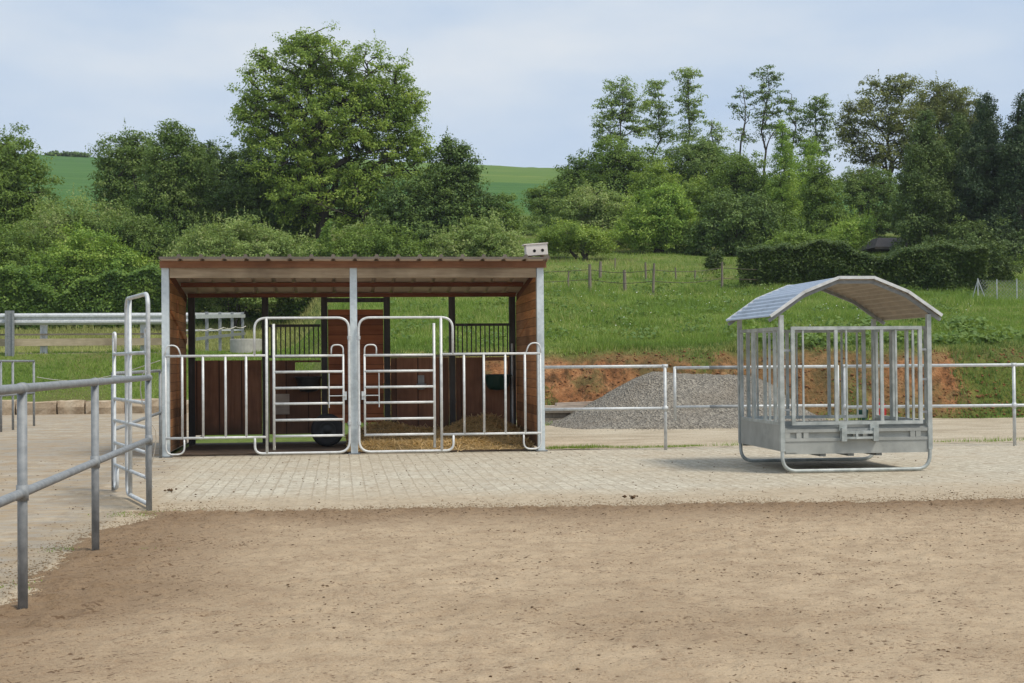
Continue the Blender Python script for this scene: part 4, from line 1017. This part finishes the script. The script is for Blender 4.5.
# tying rail at far left
pp = [ground_at(-40, 438)[:2], ground_at(1, 432)[:2], ground_at(13, 430)[:2], ground_at(34, 426)[:2]]
rail_fence('tying_rail', 'small tube tying rail with close posts in the yard at the left edge', [tuple(p) for p in pp], (1.66, .85), .028, M_GALVD, clamp=False, cat='tying rail')
for ob in list(bpy.data.objects['tying_rail'].children):
    pass

# ------------------------------------------------------------------ feeder
FX0, FX1, FY0, FY1 = 5.97, 8.07, 18.5, 20.5
fd = thing('hay_feeder', 'square galvanized hay feeder with curved corrugated roof standing on the paving', 'hay feeder', ((FX0+FX1)/2, 19.5, 0))
for x in (FX0, FX1):
    for y in (FY0, FY1): build('corner_post', MB().bb(x-.03, x+.03, y-.03, y+.03, .3, 2.16), M_FEED, fd)
for y in (FY0, FY1):
    build('skid_loop', MB().tube(fillet([(FX0, y, .5), (FX0, y, .03), (FX1, y, .03), (FX1, y, .5)], .2, 8), .026, 12), M_FEED, fd, smooth=True)
# tray
build('tray_side', MB().bb(FX0-.012, FX0+.012, FY0+.04, FY1-.04, .30, .66), M_TRAY, fd)
build('tray_side', MB().bb(FX1-.012, FX1+.012, FY0+.04, FY1-.04, .30, .66), M_TRAY, fd)
for y, s in ((FY0, -1), (FY1, 1)):
    mb = MB().bb(FX0+.035, FX1-.035, y-.01, y+.01, .26, .43)
    mb.bb(FX0+.035, FX1-.035, y-.02, y+.02, .432, .475).bb(FX0+.035, FX1-.035, y-.02, y+.02, .555, .60)
    mb.bb(FX0+.035, FX1-.035, y+.012*(-s), y+.018*(-s), .44, .62)
    for u in (0, .16, .26, .96, 1.10, 1.78, 1.86): mb.bb(FX0+.035+u, FX0+.035+u+.07, y-.017, y+.011, .476, .554)
    mb.bb(FX0+.04, FX0+.2, y-.022, y+.0, .28, .30)
    build('tray_front', mb, M_TRAY, fd)
build('tray_floor', MB().bb(FX0+.02, FX1-.02, FY0+.03, FY1-.03, .30, .312), M_TRAY, fd)
for u in (.55, .95, 1.35): build('floor_beam', MB().bb(FX0+u, FX0+u+.08, FY0+.05, FY1-.05, .22, .298), M_GALVD, fd)
build('latch_box', MB().bb(6.78, 7.3, FY0-.09, FY0-.05, .53, .57).bb(6.78, 7.3, FY0-.09, FY0-.05, .46, .49).bb(6.78, 6.85, FY0-.10, FY0-.02, .43, .61).bb(7.23, 7.30, FY0-.10, FY0-.02, .43, .61)
      .bb(6.98, 7.01, FY0-.095, FY0-.045, .46, .57).bb(6.76, 6.87, FY0-.05, FY0-.022, .57, .66).bb(7.2, 7.32, FY0-.05, FY0-.022, .57, .66), M_FEED, fd)
def feed_grid(ax, c, a, b, z0=.655, z1=2.0, uneven=0):
    """ax 'X': runs along X at y=c; 'Y': along Y at x=c"""
    mb = MB()
    def B(u0, u1, za, zb, t=.02):
        if ax == 'X': mb.bb(u0, u1, c-t, c+t, za, zb)
        else: mb.bb(c-t, c+t, u0, u1, za, zb)
    B(a, b, z1-.045, z1); B(a, b, z0, z0+.045)
    B(a-.001, a+.05, z0+.046, z1-.046); B(b-.05, b+.001, z0+.046, z1-.046)
    l = b-a
    pos = [(.09, .011), (.34, .022), (.42, .011), (.69, .022), (.80, .013), (.93, .011)] if not uneven else [(.12, .03), (.25, .014), (.37, .03), (.66, .06)]
    for p, w in pos: B(a+l*p-w, a+l*p+w, z0+.046, z1-.046, .014 if w < .02 else .018)
    return mb
gf = build('feed_gate', feed_grid('X', FY0-.02, FX0+.13, FX1-.11), M_FEED, fd)
build('hinge', MB().bb(FX0+.03, FX0+.13, FY0-.02, FY0+.0, 1.66, 1.69).bb(FX0+.03, FX0+.13, FY0-.02, FY0, .85, .88).bb(FX1-.12, FX1-.03, FY0-.02, FY0, 1.66, 1.69).bb(FX1-.12, FX1-.03, FY0-.02, FY0, 1.25, 1.28).bb(FX1-.12, FX1-.03, FY0-.02, FY0, .8, .83), M_GALVD, gf)
build('feed_gate', feed_grid('X', FY1+.02, FX0+.11, FX1-.13), M_FEED, fd)
build('feed_gate', feed_grid('Y', FX0, FY0+.07, FY1-.07, uneven=1), M_FEED, fd)
build('feed_gate', feed_grid('Y', FX1, FY0+.07, FY1-.07, uneven=1), M_FEED, fd)
# curved roof: polygonal arch, ribs run across (parallel to Y), plus frame arches
arch = [(5.80, 2.12), (6.28, 2.45), (6.77, 2.645), (7.27, 2.645), (7.76, 2.45), (8.24, 2.12)]
def archpt(s):   # s in 0..1 along arch
    L_ = [math.dist(arch[i], arch[i+1]) for i in range(5)]; T = sum(L_); q = s*T
    for i in range(5):
        if q <= L_[i] or i == 4:
            t = q/L_[i]; a, b = arch[i], arch[i+1]
            nx, nz = -(b[1]-a[1])/L_[i], (b[0]-a[0])/L_[i]
            return (a[0]*(1-t)+b[0]*t, a[1]*(1-t)+b[1]*t, nx, nz)
        q -= L_[i]
def corr(off, amp, y0, y1, nw=26):
    vs = []; n = nw*8+1
    for y in (y0, y1):
        for i in range(n):
            s = i/(n-1); x, z, nx, nz = archpt(s); h = off+amp*math.sin(i/8*2*PI)
            vs.append((x+nx*h, y, z+nz*h))
    return MB().add(vs, [(i, i+1, n+i+1, n+i) for i in range(n-1)])
ro = build('roof_sheet', corr(.022, .016, FY0-.07, FY1+.10), M_ROOFZ, fd, smooth=True)
build('roof_lining', corr(.016, .016, FY0-.065, FY1+.095), M_FUND, ro, smooth=True)
for y in (FY0-.075, FY1+.105):
    mb = MB()
    for i in range(5):
        a, b = arch[i], arch[i+1]; mb.bar((a[0], y, a[1]+.022), (b[0], y, b[1]+.022), .02, .04)
    build('edge_trim', mb, M_GALVB, ro)
for y in (FY0, FY1):
    mb = MB()
    for i in range(5):
        a, b = arch[i], arch[i+1]; mb.bar((a[0], y, a[1]-.035), (b[0], y, b[1]-.035), .05, .045)
    build('roof_arch', mb, M_GALVD, fd)

# ------------------------------------------------------------------ gravel pile, boards, canister
def pz(X, Y):
    prof = np.interp(X, [4.9, 5.5, 6.3, 7.3, 7.7, 8.3, 9.3, 10.0, 10.6, 11.1, 11.7], [0, .12, .55, 1.1, 1.25, 1.2, 1.17, 1.15, .95, .5, 0])
    dep = np.interp(Y, [31.0, 31.8, 33.3, 33.9, 34.6, 35.6, 36.4], [0, .3, .92, 1., .95, .5, 0])
    z = prof*dep+.06*fbm(X, Y, 1.2, 3, 12)*np.minimum(1, prof*2)*np.minimum(1, dep*3)
    return np.where(z < .01, -.05, z)+.02*fbm(X, Y, 9, 2, 13)
gp = gridmesh('gravel_heap', np.arange(3.8, 12.6, .06), np.arange(30.9, 36.4, .06), pz, M_GRAVEL)
tag(gp, 'big heap of grey gravel in front of the red earth bank', 'gravel heap')
n = 9000; X = RNG.uniform(4.4, 12.6, n); Y = 30.4+4.4*RNG.random(n); zz = pz(X, Y)
ok = (zz > -.02) | (RNG.random(n) < .25); X, Y, zz = X[ok], Y[ok], np.maximum(zz[ok], .0)
V, Fc = rocks(len(X), X, Y, zz+.002, .008, .02, .7)
o = npmesh('loose_stones', V, Fc, M_GRAVEL, parent=gp); o['kind'] = 'stuff'
for i, (yy, lab, p0, p1, z0, w, mat) in enumerate((
        (34.7, 'pale plank on top of the board stack left of the gravel heap', 556, 594, .44, .20, M_PLANK),
        (34.8, 'wide pale board under the top plank left of the gravel heap', 544, 601, .36, .42, M_PLANK),
        (34.8, 'grey timber block at the bottom of the board stack left of the gravel heap', 542, 578, .25, .36, M_GREY))):
    a = at(p0, 400, yy)[0]; b = at(p1, 400, yy)[0]; hh = (.07, .07, .10)[i]
    mb = MB().box(((a+b)/2, yy+(.0 if i else .05), z0+hh/2), (b-a, w, hh), rz=(.05 if i == 0 else -.02), ry=(-.03 if i == 0 else 0))
    if i == 2:
        mb.bb(a+.05, b-.1, yy-.10, yy+.22, .13, .242).bb(a-.02, b-.02, yy-.16, yy+.2, .0, .122)
    tag(build('timber_board', mb, mat, loc=((a+b)/2, yy, 0)), lab, 'board', 'timber boards by the gravel heap')
cx = float(ground_at(880, 420)[0]); cy = float(ground_at(880, 420)[1])
rc_ = thing('fuel_canister', 'red canister standing on the track beyond the feeder bars', 'canister', (cx, cy, 0))
build('canister_body', MB().bb(cx-.13, cx+.13, cy-.09, cy+.09, 0, .36).prism([(cx-.13, .36), (cx+.13, .36), (cx+.07, .44), (cx-.07, .44)], 'Y', cy-.085, cy+.085), M_RED, rc_)
build('handle', MB().tube(fillet([(cx-.06, cy, .44), (cx-.06, cy, .52), (cx+.06, cy, .52), (cx+.06, cy, .44)], .03, 4), .014, 8), M_RED, rc_)
cx -= .45
tc = thing('teal_bucket', 'small dark teal bucket beside the red canister', 'bucket', (cx, cy, 0))
build('bucket_body', MB().lathe((cx, cy, 0), [(0, .002), (.11, .002), (.14, .26), (.15, .26), (.135, .25), (.1, .02), (0, .02)], 18), M_TEAL, tc, smooth=True)
build('handle', MB().tube([(cx-.14, cy, .25), (cx-.1, cy, .33), (cx, cy, .37), (cx+.1, cy, .33), (cx+.14, cy, .25)], .005, 6), M_GALV, tc)

# ------------------------------------------------------------------ left: stone wall, guard rail pen
mb = MB(); x = -24.
while x < -3.2:
    w = random.uniform(.85, 1.35); g = .05
    y = 45.45+random.uniform(-.03, .03); h = .43+random.uniform(-.03, .03)
    j = lambda s=.02: random.uniform(-s, s)
    vs = []
    nx = 5
    for zz, yy in ((0, y), (h*.5, y-.03), (h-.03, y), (h, y+.05), (h, y+.42)):
        for k in range(nx):
            t = k/(nx-1); vs.append((x+g/2+(w-g)*t, yy+j(.035), zz+(j(.02) if zz > 0 else 0)))
    fs = [(r*nx+k, r*nx+k+1, (r+1)*nx+k+1, (r+1)*nx+k) for r in range(4) for k in range(nx-1)]
    n0 = len(vs)
    vs += [(x+g/2, y+.42, 0), (x+w-g/2, y+.42, 0)]
    fs += [(0, nx, 2*nx, 3*nx, 4*nx, n0), tuple([nx-1, 2*nx-1, 3*nx-1, 4*nx-1, 5*nx-1, n0+1])]
    mb.add(vs, fs); x += w
mb.bb(-24, -3.2, 45.6, 46.3, 0, .36)
tag(build('stone_wall', mb, M_STONE, loc=(-8, 46, 0)), 'low retaining wall of sandstone blocks at the back of the left yard', 'wall')

GZ = 1.98
gd = thing('guard_rail_fence', 'riding pen fence of steel guard rail with beige kick board behind the left yard', 'fence', (-10, 52, GZ))
def wbeam(mb, a, b, z, s=1):
    # W-profile beam between a and b (2D), height .31
    a = Vector((*a, 0)); b = Vector((*b, 0)); d = (b-a).normalized(); nn = Vector((d.y, -d.x, 0))*s
    prof = [(.0, .155), (.045, .125), (.075, .10), (.075, .06), (.015, .02), (.015, -.02), (.075, -.06), (.075, -.10), (.045, -.125), (0, -.155)]
    prof = prof+[(o-.012, zz) for o, zz in reversed(prof)]
    n = len(prof); vs = [p+nn*o+Vector((0, 0, z+zz*1.35)) for p in (a, b) for o, zz in prof]
    mb.add(vs, [(i, (i+1) % n, n+(i+1) % n, n+i) for i in range(n)])
    return mb
build('guard_beam', wbeam(MB(), (-32, 51.85), (-5.3, 51.85), 3.2), M_GALV, gd)
build('kick_board', MB().bb(-32, -5.3, 51.87, 51.92, 2.24, 2.50), M_BEIGE, gd)
build('lower_rail', MB().bb(-32, -5.3, 51.88, 51.93, 2.62, 2.68), M_GREY, gd)
for p_ in (-260, -190, -125, -60, 10):
    x = at(p_, 330, 51.7)[0]; build('post', MB().bb(x-.15, x-.09, 51.58, 51.72, GZ-.3, 3.50).bb(x-.09, x+.09, 51.64, 51.67, GZ-.3, 3.50).bb(x+.09, x+.15, 51.58, 51.72, GZ-.3, 3.50), M_GALVD, gd)
for p_ in (-160, -58, 44, 144):
    x = at(p_, 330, 52.1)[0]; build('post', MB().bb(x-.12, x-.05, 52.0, 52.12, GZ-.3, 3.0).bb(x+.05, x+.12, 52.0, 52.12, GZ-.3, 3.0).bb(x-.05, x+.05, 52.04, 52.07, GZ-.3, 3.0), M_GALV, gd)
# side run going away
side = [(-5.3, 52.0), (-5.15, 55.6), (-4.95, 59.2), (-4.72, 62.8), (-4.48, 66)]
sf = thing('pen_side_fence', 'grey post and rail side of the riding pen seen through the left shelter opening', 'fence', (-5.3, 52, GZ))
for (x, y) in side:
    z = 2.0+(y-52)*.034; build('post', MB().bb(x-.06, x+.06, y-.06, y+.06, z-.3, z+1.45), M_GALVD, sf)
mb = MB(); mb2 = MB(); mb3 = MB()
for (a, b) in zip(side[:-1], side[1:]):
    za, zb = gz(*a), gz(*b)
    za, zb = 2.0+(a[1]-52)*.034, 2.0+(b[1]-52)*.034
    mb.bar((a[0]+.1, a[1], za+1.27), (b[0]+.1, b[1], zb+1.27), .04, .15)
    mb2.bar((a[0]+.1, a[1], za+.45), (b[0]+.1, b[1], zb+.45), .04, .12)
    pts = [((a[0]*(1-t)+b[0]*t)+.14, a[1]*(1-t)+b[1]*t, (za*(1-t)+zb*t)+.80-.07*math.sin(PI*t)) for t in [k/8 for k in range(9)]]
    mb3.tube(pts, .018, 6)
build('guard_beam', mb, M_GALV, sf); build('lower_rail', mb2, M_GALVD, sf); build('rope', mb3, M_ROPE, sf)
# back run of the pen
bf = thing('pen_back_fence', 'far end rail of the riding pen near the hedgerow', 'fence', (-6, 66.1, gz(-6, 66.1)))
mb = MB()
z = 2.5
mb.bar((-4.5, 66.1, z+1.35), (-7.6, 66.2, z+1.35), .04, .12).bar((-4.5, 66.1, z+.6), (-7.6, 66.2, z+.6), .04, .08)
build('rail', mb, M_GALVB, bf); build('post', MB().bb(-7.7, -7.58, 66.12, 66.28, z-.3, z+1.42), M_GALV, bf)
c = at(246, 349, 52.5)
mb = MB(); mb.lathe((c[0], 52.5, gz(c[0], 52.5)-.3), [(.58, 0), (.58, .75), (.565, .77), (.49, .77), (.47, .75), (.47, .3), (0, .3)], 32)
tag(build('concrete_ring', mb, M_CONC, loc=(c[0], 52.5, gz(c[0], 52.5)), smooth=False), 'pale round concrete ring on the grass behind the shelter', 'concrete ring')
# fence tape between the tall gate and the pen
tp = thing('fence_tape', 'thin pale electric fence tape sagging across the yard at the left', 'fence tape', (-2.9, 18, 1.5))
pts = []
a = np.array([-2.95, 23.6, 1.62]); b = np.array(at(37, 377, 36))
for k in range(17):
    t = k/16; p = a*(1-t)+b*t; p[2] -= .2*math.sin(PI*t); pts.append(tuple(p))
build('strand', MB().tube(pts, .007, 5), M_ROPE, tp)
a = np.array([-2.12, 15.6, 1.35]); pts = []
for k in range(13):
    t = k/12; pts.append((-2.10-.06*math.sin(t*9), 15.55+.9*t*math.sin(t*2), 1.5-1.4*t+.05*math.sin(t*14)))
build('loose_cord', MB().tube(pts, .006, 5), M_ROPE, tp)

# ------------------------------------------------------------------ meadow fences, mesh fence, shed
g = 'old wooden posts on the meadow'
posts = [(590, 293, 265, 'thick weathered post nearest the shelter roof box'), (653, 296, 263, 'tall weathered post in the middle of the meadow'),
         (722, 292, 261, 'tall leaning post on the meadow left of the hedge'), (600, 279, 262, 'short post just right of the thick weathered one'),
         (625, 292, 270, 'thin stake between the thick and the tall middle post'), (646, 280, 262, 'faint stake left behind the tall middle post'),
         (676, 281, 268, 'short post leaning left of the small clipped shrub'), (695, 280, 270, 'short grey stub nearest the small clipped shrub'),
         (615, 270, 258, 'far post in the shade under the orchard trees'), (568, 290, 272, 'thin stake just right of the shelter roof end')]
def find_Y(px, py):
    best = None
    for Y in np.arange(40, 90, .5):
        p = at(px, py, Y); e = p[2]-gz(p[0], Y)
        if e < 0 or best is None: best = Y
        if e < 0: break
    return best
PP = []
for (qx, b, t, lab) in posts:
    Y = find_Y(qx, b); p = at(qx, b, Y); z = gz(p[0], Y); h = (b-t)*Y/F
    r = .075 if 'thick' in lab else .055 if 'tall' in lab else .04
    lx = random.uniform(-.06, .06)
    mb = MB().tube([(p[0], Y, z-.2), (p[0]+lx*.5, Y, z+h*.5), (p[0]+lx, Y, z+h)], [r, r*.95, r*.8], 7)
    PP.append((p[0], Y, z, h))
    tag(build('wooden_post', mb, M_GREY, loc=(p[0], Y, z)), lab, 'post', g)
wf = thing('wire_fence', 'sagging rusty wires strung between the old meadow posts', 'wire fence', (PP[0][0], PP[0][1], PP[0][2]))
order = [PP[0], PP[1], PP[2]]
o0 = at(545, 292, PP[0][1]); 
pp3 = [(o0[0]-3, PP[0][1], gz(o0[0]-3, PP[0][1]), 1.2)]+order+[(PP[2][0]+6, PP[2][1]+2, gz(PP[2][0]+6, PP[2][1]+2), 1.1)]
for f in (.45, .8):
    mb = MB()
    for a, b in zip(pp3[:-1], pp3[1:]):
        mb.tube([(a[0]*(1-t)+b[0]*t, a[1]*(1-t)+b[1]*t, (a[2]+a[3]*f)*(1-t)+(b[2]+b[3]*f)*t-.12*math.sin(PI*t)) for t in [k/6 for k in range(7)]], .012, 4)
    build('wire', mb, M_WIRE, wf)
mf = thing('mesh_fence', 'grey wire mesh garden fence with metal posts at the right edge below the conifers', 'fence', tuple(at(978, 298, 52)[:2])+(gz(at(978, 298, 52)[0], 52),))
mp = []; MY = 52.
for (qx, b, t) in ((978, 297, 274), (997, 298, 277), (1017, 300, 284), (1040, 302, 286)):
    Y = MY; p = at(qx, b, Y); z = gz(p[0], Y); mp.append((p[0], Y, z)); build('post', MB().tube([(p[0], Y, z-.2), (p[0], Y, z+.85)], .022, 8), M_GALV, mf)
build('brace', MB().tube([(mp[0][0], MY, mp[0][2]+.8), (mp[0][0]+.35, MY+.05, mp[0][2])], .022, 6).tube([(mp[0][0], MY, mp[0][2]+.8), (mp[0][0]-.2, MY+.1, mp[0][2])], .016, 6), M_GALV, mf)
mb = MB()
for a, b in zip(mp[:-1], mp[1:]):
    w = b[0]-a[0]; hh = .8; st_ = .14; k = -hh
    while k < w:
        for sgn in (1, -1):
            u0, u1 = (k, k+hh); z0, z1 = (0, hh) if sgn > 0 else (hh, 0)
            s0 = max(0, (0-u0)/(u1-u0)); s1 = min(1, (w-u0)/(u1-u0))
            if s1 > s0:
                P = lambda s: (a[0]+u0+(u1-u0)*s, MY, a[2]+(b[2]-a[2])*((u0+(u1-u0)*s)/w)+z0+(z1-z0)*s)
                mb.tube([P(s0), P(s1)], .004, 3, cap=False)
        k += st_
build('mesh', mb, M_GALVD, mf)
p = at(893, 250, 80); zb = gz(p[0], 80)
sd_ = thing('garden_shed', 'dark roofed low shed mostly hidden behind the clipped hedge', 'shed', (p[0], 80, zb))
z1 = at(893, 249, 80)[2]; z2 = at(893, 237.5, 80)[2]; xa = at(868, 250, 80)[0]; xb = at(922, 250, 80)[0]
build('wall', MB().bb(xa+.4, xb-.3, 79.2, 82, zb-.3, z1+.03), M_POSTD, sd_)
build('roof', MB().add([(xa, 78.9, z1), (xb, 78.9, z1), (xb, 82.3, z1), (xa, 82.3, z1), (xa+.7, 80.2, z2), (xb, 80.2, z2), (xb, 81, z2), (xa+.7, 81, z2)],
      [(0, 1, 2, 3), (4, 5, 6, 7), (0, 1, 5, 4), (1, 2, 6, 5), (2, 3, 7, 6), (3, 0, 4, 7)]), M_SHED, sd_)
build('roof_edge', MB().bb(xa-.03, xb+.03, 78.84, 78.88, z1-.1, z1+.04), M_POSTD, sd_)

# ------------------------------------------------------------------ air
hm = bpy.data.materials.new('haze_air'); hm.use_nodes = True; hn = hm.node_tree; hn.nodes.clear()
pv_ = hn.nodes.new('ShaderNodeVolumePrincipled'); pv_.inputs['Color'].default_value = (.86, .91, 1., 1); pv_.inputs['Density'].default_value = .00025; pv_.inputs['Anisotropy'].default_value = .2
ho = hn.nodes.new('ShaderNodeOutputMaterial'); L(hn, pv_.outputs[0], ho.inputs['Volume'])
tag(build('haze', MB().bb(-905, 905, -66, 1606, -1.2, 62), hm), 'thin pale spring haze over the fields', 'haze', kind='stuff')
# ------------------------------------------------------------------ world, sun, camera
w = bpy.data.worlds.new('World'); SC.world = w; w.use_nodes = True; nt = w.node_tree; nt.nodes.clear()
SUN = Vector((.45, -.38, .95)).normalized()
sky = nt.nodes.new('ShaderNodeTexSky'); sky.sky_type = 'NISHITA'; sky.sun_disc = False
sky.sun_elevation = math.asin(SUN.z); sky.sun_rotation = math.atan2(SUN.x, SUN.y)
sky.air_density = 1.; sky.dust_density = 2.; sky.ozone_density = 1.2
bg1 = nt.nodes.new('ShaderNodeBackground'); bg1.inputs[1].default_value = .09; L(nt, sky.outputs[0], bg1.inputs[0])
tc_ = nt.nodes.new('ShaderNodeTexCoord')
n1 = noise(nt, tc_.outputs['Generated'], 2.6, 6, .5, (1, 1, 3.0)); n2 = noise(nt, tc_.outputs['Generated'], .9, 3, .5, (1, 1, 2.5))
cl = ramp(nt, n1, [(.32, (.40, .53, .73)), (.5, (.54, .635, .76)), (.64, (.68, .73, .785))])
sepz = nt.nodes.new('ShaderNodeSeparateXYZ'); L(nt, tc_.outputs['Generated'], sepz.inputs[0])
cl = mixc(nt, ramp(nt, sepz.outputs[2], [(.0, (.55, .55, .55)), (.22, (0, 0, 0))]), cl, (.56, .67, .82))
bg2 = nt.nodes.new('ShaderNodeBackground'); bg2.inputs[1].default_value = .92; L(nt, cl, bg2.inputs[0])
mx = nt.nodes.new('ShaderNodeMixShader'); L(nt, ramp(nt, n2, [(.3, (.8, .8, .8)), (.6, (.97, .97, .97))]), mx.inputs[0])
L(nt, bg1.outputs[0], mx.inputs[1]); L(nt, bg2.outputs[0], mx.inputs[2])
wo = nt.nodes.new('ShaderNodeOutputWorld'); L(nt, mx.outputs[0], wo.inputs[0])
sl = bpy.data.lights.new('sun', 'SUN'); sl.energy = 2.5; sl.angle = math.radians(15); sl.color = (1, .93, .82)
so = bpy.data.objects.new('sun', sl); so.rotation_euler = SUN.to_track_quat('Z', 'Y').to_euler(); so.location = (20, -20, 40); COL.objects.link(so)
cam = bpy.data.cameras.new('camera'); cam.sensor_width = 36; cam.lens = F/1024*36; cam.clip_end = 5000; cam.clip_start = .1
co = bpy.data.objects.new('camera', cam); COL.objects.link(co); SC.camera = co
co.matrix_world = Matrix(((RT[0], UP[0], -FW[0], CP[0]), (RT[1], UP[1], -FW[1], CP[1]), (RT[2], UP[2], -FW[2], CP[2]), (0, 0, 0, 1)))
SC.view_settings.view_transform = 'Standard'; SC.view_settings.look = 'None'; SC.view_settings.exposure = .27; SC.view_settings.gamma = 1
SC.cycles.max_bounces = 6; SC.cycles.diffuse_bounces = 3; SC.cycles.transmission_bounces = 3; SC.cycles.use_denoising = True
print('FACES', sum(len(o.data.polygons) for o in SC.objects if o.type == 'MESH'))
